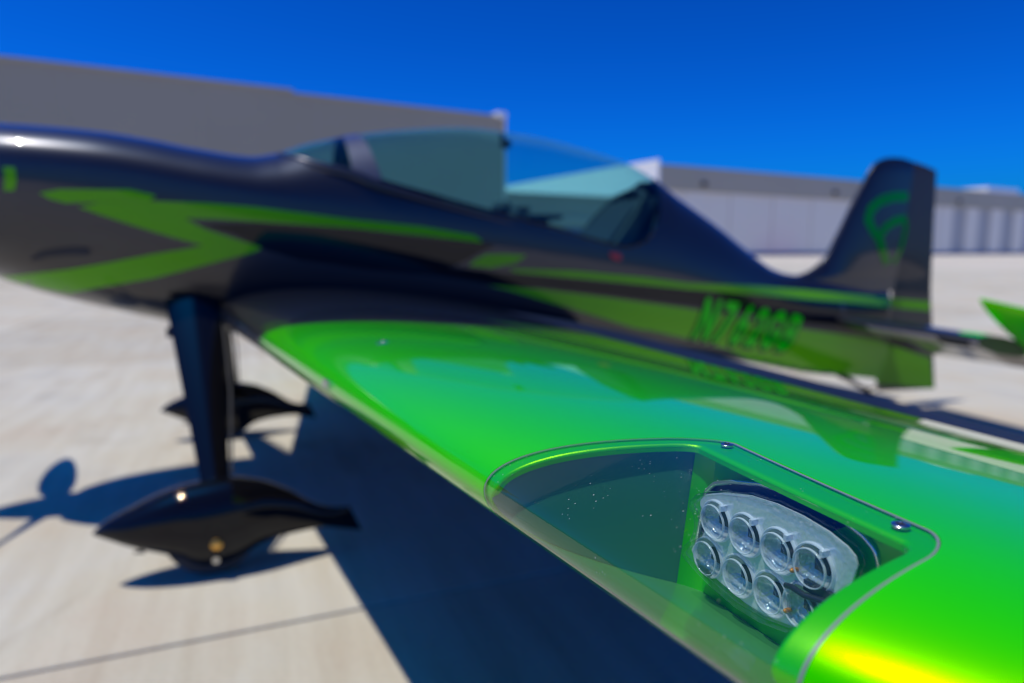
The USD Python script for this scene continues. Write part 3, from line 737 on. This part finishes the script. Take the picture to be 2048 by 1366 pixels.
def bay_corner():
    P = []
    for t_ in np.linspace(0, math.pi / 2, 9):
        s_ = 0.385 - 0.018 * (1 - math.cos(t_)); yy = -(3.132 + 0.55 * s_ * s_ + 0.009) - 0.0125 * (1 - math.sin(t_)) - 0.0004
        u_ = wing_pt(np.array(yy), np.array(s_)) - wing_n(np.array(yy), np.array(s_)) * 0.004
        l_ = wing_pt(np.array(yy), np.array(-s_)) - wing_n(np.array(yy), np.array(-s_)) * 0.004
        u_[0] += -0.002; l_[0] += -0.001
        P.append([u_ * (1 - k) + l_ * k for k in np.linspace(0, 1, 10)])
    return grid(np.array(P))
ys_ = np.linspace(-3.16, -3.452, 24)
fl_ = np.array([[wing_pt(np.array(y_), np.array(s_)) + np.array([0.0, 0.0, 0.004]) for s_ in np.linspace(-0.39, -0.11, 14)] for y_ in ys_])
BAY_REFL = paint("bay_reflection_paint", (0.06, 0.24, 0.06), 0.0, 0.4, 1.0, 0.05)  # green of the bay's reflections, put into the colour
obj("light_bay_floor", grid(fl_), BAY_REFL, wl, smooth=True)  # added sheet standing in for reflections on the cover's inner face
obj("light_bay_corner", bay_corner(), GREEN, wl, smooth=True)

# lamp frame: x' = along the span outboard, y' = up, z' = forward out of the wall
LO = np.array([0.556, -3.30, 1.0])
EX, EY, EZ = np.array([0.035, -1.0, 0.0]), np.array([0, 0, 1.0]), np.array([-1.0, -0.035, 0.0])
EX, EZ = EX / np.linalg.norm(EX), EZ / np.linalg.norm(EZ)
def lf(y, z):
    return (-(y + 3.30), z - 1.0)
OUT = [lf(*p) for p in ((-3.2469, 1.0275), (-3.2388, 1.019), (-3.2378, 1.0126), (-3.2434, 1.0082), (-3.2455, 1.0009), (-3.2447, 0.9931), (-3.2401, 0.9847), (-3.2317, 0.9758), (-3.2293, 0.9698), (-3.2323, 0.9662),
       (-3.2462, 0.9617), (-3.2658, 0.9570), (-3.2957, 0.9535), (-3.3224, 0.9550), (-3.3454, 0.9605), (-3.3613, 0.9699), (-3.378, 0.9944), (-3.3881, 1.015), (-3.391, 1.0282), (-3.3885, 1.0345), (-3.3818, 1.0389), (-3.3663, 1.0434), (-3.3447, 1.0459), (-3.3211, 1.0461), (-3.2954, 1.0433), (-3.2671, 1.0358))]
lamp_poly = sg.Polygon(OUT).buffer(0.004).buffer(-0.008).buffer(0.004)
def extrude(poly, h0, h1):
    e = trimesh.creation.extrude_polygon(poly, h1 - h0)
    e.apply_translation([0, 0, h0])
    return e
def lamp(mesh):
    return oriented(LO, EX, EY, EZ, mesh)
def sample(poly, n=200):
    q = np.array([poly.exterior.interpolate(k / n, normalized=True).coords[0] for k in range(n)])
    k = np.argmin(np.abs(np.arctan2(q[:, 1], q[:, 0]) - math.pi + 0.3))
    return np.roll(q, -k, 0)
hull = sg.Polygon(lamp_poly.convex_hull.buffer(0.0045).exterior)
ll = obj("landing_light", lamp(extrude(hull, 0.0002, 0.0014)), DARKMETAL, plane, smooth=30, label="clear landing light with two rows of lamp cells")
q = sample(hull.buffer(0.0004), 160); q = np.vstack([q, q[:1]])
obj("lamp_rim", lamp(tube(np.c_[q, np.full(len(q), 0.0042)], 0.0021, 10, caps=False)), SILVER, ll, smooth=True)
LEDS = [lf(*p) for p in ((-3.2612, 1.008), (-3.2940, 1.0095), (-3.3268, 1.0110), (-3.3570, 1.0125), (-3.2540, 0.9738), (-3.2890, 0.9742), (-3.3222, 0.9759), (-3.3500, 0.9800))]
RC = 0.0166
plate = lamp_poly.buffer(-0.002)
for x, y in LEDS:
    plate = plate.difference(sg.Point(x, y).buffer(RC - 0.0014, quad_segs=12))
for p_ in (getattr(plate, "geoms", None) or [plate]):
    if p_.area > 2e-6:
        obj("reflector_plate", lamp(extrude(p_, 0.0135, 0.0150)), PLATE, ll, smooth=30)
th = np.linspace(0, 2 * np.pi, 41)
def turned(x, y, prof, n=40, turn=0.0):
    q_ = np.linspace(0, 2 * np.pi, n, endpoint=False) + turn
    return np.stack([np.stack([x + a_ * np.cos(q_), y + a_ * np.sin(q_), np.full(n, b_)], -1) for a_, b_ in prof])
rl = np.random.default_rng(11)
for i_, (x, y) in enumerate(LEDS):
    r = np.linspace(0.0050, RC - 0.0006, 7)
    obj("reflector_cup", lamp(grid(turned(x, y, [(a_, 0.0050 + 0.0100 * ((a_ - 0.005) / (RC - 0.0056)) ** 1.3) for a_ in r], 18, rl.uniform(0, 1)), flip=True, close=True)), CHROME, ll, smooth=False)
    obj("cell_rim", lamp(grid(turned(x, y, [(RC - 0.0014, 0.0146), (RC - 0.0012, 0.0166), (RC - 0.0004, 0.0176), (RC + 0.0003, 0.0166), (RC + 0.0006, 0.0146)]), flip=True, close=True)), LENSRIM, ll, smooth=True)
    w_ = 0.0060
    chip = obj("led_chip", lamp(box((x - w_, y - w_ * 0.85, 0.0045), (x + w_, y + w_ * 0.85, 0.0078))), LED, ll, smooth=False)
    pr = [(0.0126, 0.0192), (0.0108, 0.0210), (0.0090, 0.0200), (0.0060, 0.0216), (0.0030, 0.0230), (0.0, 0.0234)]
    obj("lamp_lens", lamp(grid(turned(x, y, pr, 14, rl.uniform(0, 1)), flip=True, close=True)), LENSGLASS, ll, smooth=False)
    obj("lens_ring", lamp(grid(turned(x, y, [(0.0126, 0.0196), (0.0128, 0.0208), (0.0136, 0.0206), (0.0138, 0.0192)]), flip=True, close=True)), LENSRIM, ll, smooth=True)
    if i_ < 4:
        obj("lens_clip", lamp(box((x + 0.0085, y + 0.0125, 0.0150), (x + 0.0112, y + 0.0168, 0.0215))), LENSRIM, ll, smooth=False)
for y_, z_ in ((-3.3430, 1.0045), (-3.3395, 0.9730)):
    x, y = lf(y_, z_)
    obj("amber_bead", lamp(grid(turned(x, y, [(0.0017, 0.0150), (0.0017, 0.0200), (0.0010, 0.0212), (0.0, 0.0215)], 12), flip=True, close=True)), AMBER, ll, smooth=True)  # added bead that paints in a small orange glint
obj("lamp_lead", lamp(tube([(*lf(-3.338, 0.991), 0.019), (*lf(-3.345, 0.9935), 0.021), (*lf(-3.356, 0.9930), 0.021), (*lf(-3.372, 0.9955), 0.018)], 0.0022, 10)), DARKMETAL, ll)
obj("lamp_board", lamp(box((lf(-3.352, 0)[0], lf(0, 0.995)[1], 0.0151), (lf(-3.3745, 0)[0], lf(0, 1.0025)[1], 0.0185))), DARKMETAL, ll, smooth=False)
# clear body with a rolled front edge and an inner wall
for grow, lay in ((0.0, [(0.0, 0.006), (0.0, 0.0235), (-0.0008, 0.0255), (-0.0028, 0.0270), (-0.006, 0.0276)]), (-0.0030, [(0.0, 0.010), (0.0, 0.0215), (-0.001, 0.0230), (-0.003, 0.0236)])):
    shell = np.array([np.c_[sample(lamp_poly.buffer(grow + d_)), np.full(200, z_)] for d_, z_ in lay])
    obj("lamp_cover", lamp(grid(shell, close=True)), LAMPGLASS, ll, smooth=50)
face = extrude(lamp_poly.buffer(-0.006), 0.0274, 0.0276)
obj("lamp_face", lamp((np.array(face.vertices), face.faces[face.face_normals[:, 2] > 0.5])), LAMPGLASS, ll, smooth=False)
x, y = lf(-3.2425, 0.9920)
obj("lamp_screw", lamp(grid(turned(x, y, [(0.0045, 0.006), (0.0045, 0.011), (0.0030, 0.0125), (0.0022, 0.0105), (0.0, 0.0105)]), flip=True, close=True)), DARKMETAL, ll, smooth=40)

def screw(P, n, r=0.0052):
    n = n / np.linalg.norm(n); a = np.cross(n, [1, 0.3, 0]); a /= np.linalg.norm(a); b = np.cross(n, a)
    th = np.linspace(0, 2 * np.pi, 28, endpoint=False)
    prof = [(r, -0.001), (r, 0.0004), (r * 0.9, 0.0009), (r * 0.62, 0.0011), (r * 0.6, 0.0008), (0.0, 0.0008)]
    Q = np.stack([np.stack([x * np.cos(th), x * np.sin(th), np.full_like(th, z)], -1) for x, z in prof])
    head = grid(Q, close=True, flip=True)
    head = oriented(P, a, b, n, head)
    cross = [oriented(P, a, b, n, box(*q)) for q in (((-0.0026, -0.0005, 0.0007), (0.0026, 0.0005, 0.00115)), ((-0.0005, -0.0026, 0.0007), (0.0005, 0.0026, 0.00112)))]
    return head, join(*cross)
for y, s in ((-3.236, 0.381), (-3.410, 0.343), (-3.22, -0.41), (-3.42, -0.41)):
    P, n = wing_pt(np.array(y), np.array(s)), wing_n(np.array(y), np.array(s))
    head, cross = screw(P, n)
    sc = obj("screw", head, STEEL, wl, smooth=40)
    obj("screw_slot", cross, MATT, wl, smooth=False)
# little clear stop on the nose of the wing and a fuel cap further in
P, n = wing_pt(np.array(-2.53), np.array(0.01)), wing_n(np.array(-2.53), np.array(0.01))
t = np.array([0.1, -1, 0.02]); t /= np.linalg.norm(t); b = np.cross(n, t)
for k in (-1, 0, 1):
    obj("stall_strip", oriented(P + t * 0.012 * k, t, b, n, box((-0.0045, -0.007, -0.002), (0.0045, 0.007, 0.006))), STEEL, wl, smooth=False)
P, n = wing_pt(np.array(-2.43), np.array(0.298)), wing_n(np.array(-2.43), np.array(0.298))
obj("fastener", screw(P, n, 0.012)[0], STEEL, wl)

# ---- fin and rudder
LEZ = curve((0.90, 3.62), (1.02, 3.70), (1.045, 3.80), (1.065, 3.90), (1.09, 3.965), (1.162, 4.065), (1.34, 4.185), (1.541, 4.297), (1.72, 4.405), (1.82, 4.470), (1.87, 4.525), (1.90, 4.60), (1.917, 4.71))
TEZ = curve((0.148, 5.199), (0.6, 5.15), (1.0, 5.112), (1.4, 5.108), (1.826, 5.105), (1.917, 4.95))
def hinge(z):
    return 4.69 + (z - 0.26) * (0.21 / 1.62)
def fin_half(x, z):
    """half thickness of fin and rudder"""
    x, z = np.asarray(x, float), np.asarray(z, float)
    le = LEZ(np.clip(z, 0.9, 1.917)); te = TEZ(np.clip(z, 0.148, 1.917))
    le = np.where(z < 1.02, 3.70, le)
    c = np.maximum(te - le, 0.05); u = np.clip((x - le) / c, 0, 1)
    tt = np.clip(0.105 - 0.0 * z, 0, 1) * np.minimum(c, 1.0)
    return 5 * tt * (0.2969 * np.sqrt(u) - 0.126 * u - 0.3516 * u ** 2 + 0.2843 * u ** 3 - 0.1036 * u ** 4) + 0.001
def plate_mesh(xa, xb, zs, n=30, pw=2.0):
    P = []
    for z in zs:
        x = xa(z) + (xb(z) - xa(z)) * np.linspace(0, 1, n) ** pw
        y = fin_half(x, z)
        up_ = np.stack([x, y, np.full(n, z)], 1); lo_ = np.stack([x, -y, np.full(n, z)], 1)
        P.append(np.concatenate([lo_[::-1], up_[1:]]))
    P = np.array(P)
    v, f = grid(P, flip=True, close=True)
    top = P[-1]; k = len(top)
    ft = [(len(v) - k + i, len(v) - k + i + 1, len(v) - 1 - i) for i in range(k // 2)] + [(len(v) - k + i + 1, len(v) - 2 - i, len(v) - 1 - i) for i in range(k // 2 - 1)]
    fb = [(i, k - 1 - i, i + 1) for i in range(k // 2)]+ [(i + 1, k - 1 - i, k - 2 - i) for i in range(k // 2 - 1)]
    return v, np.vstack([f, ft, fb])
TOPZ = curve((4.4, 1.917), (4.71, 1.917), (4.87, 1.897), (5.105, 1.826))
def fin_mesh():
    zs = np.concatenate([np.linspace(0.92, 1.2, 30), np.linspace(1.2, 1.84, 30)[1:], 1.84 + (1.912 - 1.84) * np.sin(np.linspace(0, np.pi / 2, 14))[1:]])
    v, f = plate_mesh(lambda z: float(LEZ(z)) if z > 1.02 else 3.70, lambda z: hinge(z), zs)
    v = v.copy()
    w = np.clip((v[:, 2] - 1.80) / 0.117, 0, 1)
    v[:, 2] = np.minimum(v[:, 2], TOPZ(np.clip(v[:, 0], 4.4, 5.105)))
    v[:, 1] *= np.sqrt(np.clip(1 - w ** 2 * 0.96, 0.02, 1))
    return v, f
obj("fin", fin_mesh(), CHAR, plane, smooth=50)
def rudder_mesh():
    zs = np.concatenate([[0.148], np.linspace(0.155, 1.80, 60), np.linspace(1.80, 1.893, 10)[1:]])
    v, f = plate_mesh(lambda z: hinge(z) + 0.006, lambda z: float(TEZ(min(z, 1.826))), zs, n=16, pw=1.0)
    v = v.copy()
    v[:, 2] = np.minimum(v[:, 2], TOPZ(np.clip(v[:, 0], 4.4, 5.105)))
    w = np.clip((v[:, 2] - 1.78) / 0.11, 0, 1)
    v[:, 1] *= np.sqrt(np.clip(1 - w ** 2 * 0.9, 0.05, 1))
    hx = np.array([hinge(z) for z in v[:, 2]])
    d = v[:, 0] - hx
    an = math.radians(14)
    x, y = d * math.cos(an) + v[:, 1] * math.sin(an), -d * math.sin(an) + v[:, 1] * math.cos(an)
    v[:, 0], v[:, 1] = hx + x, y
    return v, f
ru = obj("rudder", rudder_mesh(), RUDP, plane, smooth=40)
def tail_y(x, z):
    x, z = np.broadcast_arrays(np.asarray(x, float), np.asarray(z, float))
    hx = 4.69 + (z - 0.26) * (0.21 / 1.62)
    swing = np.maximum(x - hx, 0) * math.tan(math.radians(14)) * (1.0)
    return swing + np.maximum(np.where(np.asarray(x) < 4.73, side_y(np.minimum(x, 4.73), z), 0) * (np.asarray(z) < 1.0), fin_half(x, z))
for name, mat, pts, off in [("tail_stripe", GREEN_DARK, [(4.224, 0.916), (4.738, 0.867), (5.102, 0.832), (5.098, 0.761), (4.727, 0.796), (4.209, 0.852)], 0.003),
    ("tail_flash", BLACK, [(4.209, 0.848), (4.727, 0.792), (4.779, 0.696), (4.766, 0.604), (4.216, 0.688)], 0.002),
    ("tail_wedge", GREEN_DARK, [(4.227, 0.614), (4.622, 0.552), (4.778, 0.502), (5.123, 0.392), (5.171, 0.149), (4.666, 0.205), (4.622, 0.252), (4.306, 0.299)], 0.003)]:
    obj(name, on_side(sg.Polygon(pts).buffer(0), off, fy=tail_y), mat, plane, smooth=True)
for line, wid in [([(4.841, 1.63), (4.672, 1.62), (4.544, 1.587), (4.459, 1.528), (4.434, 1.448), (4.493, 1.369), (4.566, 1.303), (4.594, 1.23), (4.664, 1.129)], 0.036), ([(4.553, 1.325), (4.622, 1.4), (4.717, 1.445), (4.843, 1.466)], 0.03), ([(4.733, 1.125), (4.8, 1.223), (4.834, 1.343), (4.845, 1.448)], 0.018)]:
    obj("tail_emblem", on_side(sg.LineString(line).buffer(wid, cap_style="flat"), 0.003, fy=tail_y), EMBLEM, plane, smooth=True)

# ---- tailplane
def foil(le0, le1, te0, te1, t0, t1, ny=20, ns=24, u0=0.0, u1=1.0):
    """lofted symmetric section from root to tip; le/te are (x, y, z); u0..u1 is the part of the chord"""
    P = []
    for w in np.linspace(0, 1, ny):
        le, te, t = np.array(le0) * (1 - w) + np.array(le1) * w, np.array(te0) * (1 - w) + np.array(te1) * w, t0 * (1 - w) + t1 * w
        u = u0 + (u1 - u0) * (1 - np.cos(np.linspace(0, np.pi / 2, ns)))
        hh = t * (0.2969 * np.sqrt(u) - 0.126 * u - 0.3516 * u ** 2 + 0.2843 * u ** 3 - 0.1036 * u ** 4) * 5
        base_ = le + (te - le) * u[:, None]
        P.append(np.concatenate([(base_ + np.outer(hh, [0, 0, 1]))[::-1], (base_ - np.outer(hh, [0, 0, 1]))[1:]]))
    P = np.array(P)
    v, f = grid(P, close=True)
    caps = []
    for row, fl in ((P[0], True), (P[-1], False)):
        c = np.vstack([row, row.mean(0)]); k = len(row)
        ff = np.array([(i, (i + 1) % k, k) for i in range(k)])
        caps.append((c, ff[:, ::-1] if fl else ff))
    return join((v, f), *caps)
def half_foil(le0, le1, te0, te1, t0, t1, side, w0=0.0, w1=1.0, ny=14, ns=20, u0=0.0, u1=1.0, off=0.0):
    """one surface (+1 top, -1 underside) of the same section between the span fractions w0 and w1"""
    P = []
    for w in np.linspace(w0, w1, ny):
        le, te, t = np.array(le0) * (1 - w) + np.array(le1) * w, np.array(te0) * (1 - w) + np.array(te1) * w, t0 * (1 - w) + t1 * w
        u = u0 + (u1 - u0) * (1 - np.cos(np.linspace(0, np.pi / 2, ns)))
        hh = t * (0.2969 * np.sqrt(u) - 0.126 * u - 0.3516 * u ** 2 + 0.2843 * u ** 3 - 0.1036 * u ** 4) * 5 + off
        P.append(le + (te - le) * u[:, None] + np.outer(hh, [0, 0, side]))
    return grid(np.array(P))
ct, sn = math.cos(math.radians(24)), math.sin(math.radians(24))
def droop(mesh, hx=4.78, hz=0.612):
    v, f = mesh; v = v.copy(); dx, dz = v[:, 0] - hx, v[:, 2] - hz
    v[:, 0], v[:, 2] = hx + dx * ct + dz * sn, hz - dx * sn + dz * ct
    return v, f
for sgn in (-1, 1):
    S_ = ((4.10, sgn * 0.04, 0.735), (4.27, sgn * 1.02, 0.680), (5.12, sgn * 0.04, 0.57), (5.05, sgn * 1.02, 0.55), 0.125, 0.11)
    st = obj("stabilizer", foil(*S_, u0=0.0, u1=0.60), CHAR, plane, smooth=40)
    obj("stabilizer_underside", half_foil(*S_, -1, 0.30, 1.0, u0=0.004, u1=0.59, off=0.0015), GREYP, st, smooth=40)
    obj("stabilizer_band", half_foil(*S_, -1, 0.30, 1.0, u0=0.001, u1=0.006, off=0.0015), GREYP, st, smooth=40)
    obj("stabilizer_patch", half_foil(*S_, -1, 0.76, 0.95, u0=0.0005, u1=0.58, off=0.003), BLACK, st, smooth=40)
    obj("stabilizer_stripe", half_foil(*S_, 1, 0.86, 0.99, u0=0.05, u1=0.25, off=0.003), LETTER, st, smooth=40)
    E_ = ((4.14, sgn * 0.10, 0.700), (4.27, sgn * 1.02, 0.680), (5.12, sgn * 0.16, 0.57), (5.05, sgn * 1.02, 0.55), 0.110, 0.095)
    el = obj("elevator", droop(foil(*E_, u0=0.62, u1=1.0)), GREEN, plane, smooth=40)
    obj("elevator_underside", droop(half_foil(*E_, -1, 0.0, 1.0, u0=0.63, u1=0.995, off=0.002)), GREYP, el, smooth=40)
    obj("elevator_patch", droop(half_foil(*E_, -1, 0.70, 0.92, u0=0.64, u1=0.99, off=0.004)), BLACK, el, smooth=40)
    obj("elevator_horn", droop(foil((4.15, sgn * 1.03, 0.690), (4.30, sgn * 1.34, 0.680), (5.05, sgn * 1.03, 0.56), (5.02, sgn * 1.34, 0.56), 0.070, 0.05)), GREEN, el, smooth=40)

# ---- tail wheel
obj("tail_spring", tube([(4.30, 0, 0.30), (4.42, 0, 0.25), (4.52, 0, 0.19), (4.60, 0, 0.165)], [0.022, 0.02, 0.016, 0.014], 10), MATT, plane)
tw = obj("tail_wheel_fork", join(tube([(4.60, 0, 0.175), (4.605, 0, 0.13)], 0.02, 10), box((4.58, -0.036, 0.055), (4.64, -0.028, 0.14)), box((4.58, 0.028, 0.055), (4.64, 0.036, 0.14)), box((4.58, -0.036, 0.13), (4.64, 0.036, 0.142)),
     tube([(4.66, -0.03, 0.19), (4.72, -0.03, 0.26)], 0.006, 8), tube([(4.60, 0, 0.15), (4.66, -0.03, 0.19)], 0.006, 8)), MATT, plane, smooth=30)
def wheel(c, r, w):
    t = trimesh.creation.revolve(np.array([(r * 0.45, -w / 2), (r * 0.8, -w / 2), (r * 0.95, -w * 0.4), (r, -w * 0.15), (r, w * 0.15), (r * 0.95, w * 0.4), (r * 0.8, w / 2), (r * 0.45, w / 2)]), sections=40)
    hub = trimesh.creation.cylinder(r * 0.46, w * 0.8, sections=28)
    R = trimesh.transformations.rotation_matrix(math.pi / 2, [1, 0, 0])
    t.apply_transform(R); hub.apply_transform(R); t.apply_translation(c); hub.apply_translation(c)
    return t, hub
t_, hb = wheel([4.62, 0, 0.062], 0.062, 0.048)
obj("tire", t_, TIRE, tw); obj("rim", hb, STEEL, tw)

# ---- main gear
SP_T = curve((-0.375, 0.215), (-0.34, 0.245), (-0.25, 0.287), (-0.15, 0.328), (-0.05, 0.352), (0.08, 0.360), (0.18, 0.342), (0.30, 0.285), (0.42, 0.205), (0.52, 0.184), (0.58, 0.182))
SP_B = curve((-0.375, 0.205), (-0.34, 0.19), (-0.25, 0.145), (-0.12, 0.092), (-0.085, 0.075), (-0.05, 0.045), (0.0, 0.030), (0.06, 0.030), (0.13, 0.055), (0.20, 0.088), (0.30, 0.105), (0.42, 0.110), (0.52, 0.088), (0.58, 0.070))
SP_W = curve((-0.375, 0.004), (-0.34, 0.035), (-0.25, 0.075), (-0.12, 0.102), (0.0, 0.108), (0.12, 0.098), (0.25, 0.065), (0.40, 0.030), (0.52, 0.012), (0.58, 0.004))
def spat(yc):
    P = []
    for x in np.linspace(-0.375, 0.58, 90):
        zt, zb, w = float(SP_T(x)), float(SP_B(x)), float(SP_W(x))
        a = np.linspace(0, 2 * np.pi, 48, endpoint=False)
        cy, sz = np.cos(a), np.sin(a)
        zc, hz = (zt + zb) / 2, (zt - zb) / 2
        P.append(np.stack([np.full(48, x), yc + w * np.sign(cy) * np.abs(cy) ** 0.85, zc + hz * np.sign(sz) * np.abs(sz) ** 0.9], 1))
    P = np.array(P)
    P[..., 0] -= np.clip((P[..., 0] - 0.40) / 0.18, 0, 1) * (P[..., 2] - 0.072) * 0.42       # slanted tail
    v, f = grid(P, close=True, flip=True)
    return v, f
for sgn in (-1, 1):
    yc = sgn * 1.0
    sp = obj("wheel_fairing", spat(yc), BLACK, plane, smooth=50)
    t_, hb = wheel([0.015, yc, 0.172], 0.172, 0.11)
    obj("tire", t_, TIRE, sp)
    cap_ = trimesh.creation.revolve(np.array([(0.0, 0.012), (0.012, 0.011), (0.019, 0.006), (0.021, 0.0), (0.0, 0.0)]), sections=28)
    cap_.apply_transform(trimesh.transformations.rotation_matrix(math.pi / 2 * (1 if sgn < 0 else -1), [1, 0, 0]))
    cap_.apply_translation([0.035, yc + sgn * 0.107, 0.145])
    obj("axle_cap", cap_, BRASS, sp)
    bolt = trimesh.creation.cylinder(0.012, 0.012, sections=16); bolt.apply_transform(trimesh.transformations.rotation_matrix(math.pi / 2, [1, 0, 0])); bolt.apply_translation([0.03, yc + sgn * 0.105, 0.085])
    obj("axle_bolt", bolt, STEEL, sp)
    obj("tow_lug", join(tube([(-0.235, yc, 0.15), (-0.225, yc, 0.118)], 0.007, 8), tube([(-0.25, yc, 0.118), (-0.215, yc, 0.112)], 0.005, 8)), MATT, sp)
    # leg: a tapering blade from the belly to the axle
    P = []
    for w in np.linspace(0, 1, 30):
        p0, p1 = np.array([-0.045, sgn * 0.36, 1.01]), np.array([0.04, sgn * 1.0, 0.30])
        c = p0 * (1 - w) + p1 * w; ch = 0.115 * (1 - w) + 0.048 * w; th_ = 0.031 * (1 - w) + 0.017 * w
        nrm = np.array([0, sgn * 0.743, 0.669]); a = np.linspace(0, 2 * np.pi, 32, endpoint=False)
        ca, sa_ = np.cos(a), np.sin(a)
        P.append(c + np.outer(ch * np.sign(ca) * np.abs(ca) ** 1.5, [1, 0, 0]) + np.outer(th_ * np.sign(sa_) * np.abs(sa_) ** 1.5, nrm))
    lg = obj("gear_leg", grid(np.array(P), close=True, flip=sgn > 0), BLACK, plane, smooth=50)
    obj("brake_line", tube([(0.075, sgn * 0.42, 0.95), (0.10, sgn * 0.7, 0.64), (0.095, sgn * 0.95, 0.36)], 0.006, 8), MATT, lg)
    for x_ in (-0.13, 0.06):
        obj("leg_clamp", box((x_ - 0.025, sgn * 0.40 - 0.03, 0.845), (x_ + 0.025, sgn * 0.40 + 0.03, 0.885)), MATT, lg, smooth=False)

# ---- propeller
AX = np.array([-math.cos(math.radians(6)), 0, math.sin(math.radians(6))])
SWEEP = -1.0
HUB = np.array([-1.215, 0, 1.49])
EV = np.cross(AX, [0, 1, 0]); EV /= np.linalg.norm(EV); EV = EV if EV[2] > 0 else -EV
EH = np.array([0, 1.0, 0])
prof = np.array([(0.165, -0.10), (0.172, -0.04), (0.165, 0.03), (0.14, 0.12), (0.10, 0.21), (0.05, 0.30), (0.0, 0.345)])
th = np.linspace(0, 2 * np.pi, 48, endpoint=False)
Q = np.stack([HUB + np.outer(np.cos(th), EH) * r_ + np.outer(np.sin(th), EV) * r_ + AX * h_ for r_, h_ in prof])
pr = obj("propeller", grid(Q, close=True), CHAR, plane, smooth=50)
for ang in (58, -62, 178):
    a = math.radians(ang)
    rad = -EV * math.cos(a) + EH * math.sin(a)
    tan = np.cross(AX, rad)
    P = []
    for r_, ch, tw_, tk in ((0.10, 0.040, 58, 0.034), (0.18, 0.065, 48, 0.028), (0.30, 0.105, 36, 0.018), (0.45, 0.125, 28, 0.012), (0.60, 0.128, 22, 0.009), (0.74, 0.112, 18, 0.006), (0.83, 0.085, 15, 0.005), (0.89, 0.045, 14, 0.004), (0.91, 0.010, 14, 0.002)):
        tv = math.radians(tw_); cv = tan * math.cos(tv) + AX * math.sin(tv); nv = -tan * math.sin(tv) + AX * math.cos(tv)
        q = np.linspace(0, 2 * np.pi, 24, endpoint=False)
        P.append(HUB + rad * r_ + tan * (0.13 * (r_ / 0.9) ** 2 * SWEEP) + np.outer(0.82 * ch * np.cos(q), cv) + np.outer(tk * np.sin(q), nv))
    obj("propeller_blade", grid(np.array(P), close=True), MATT, pr, smooth=50)
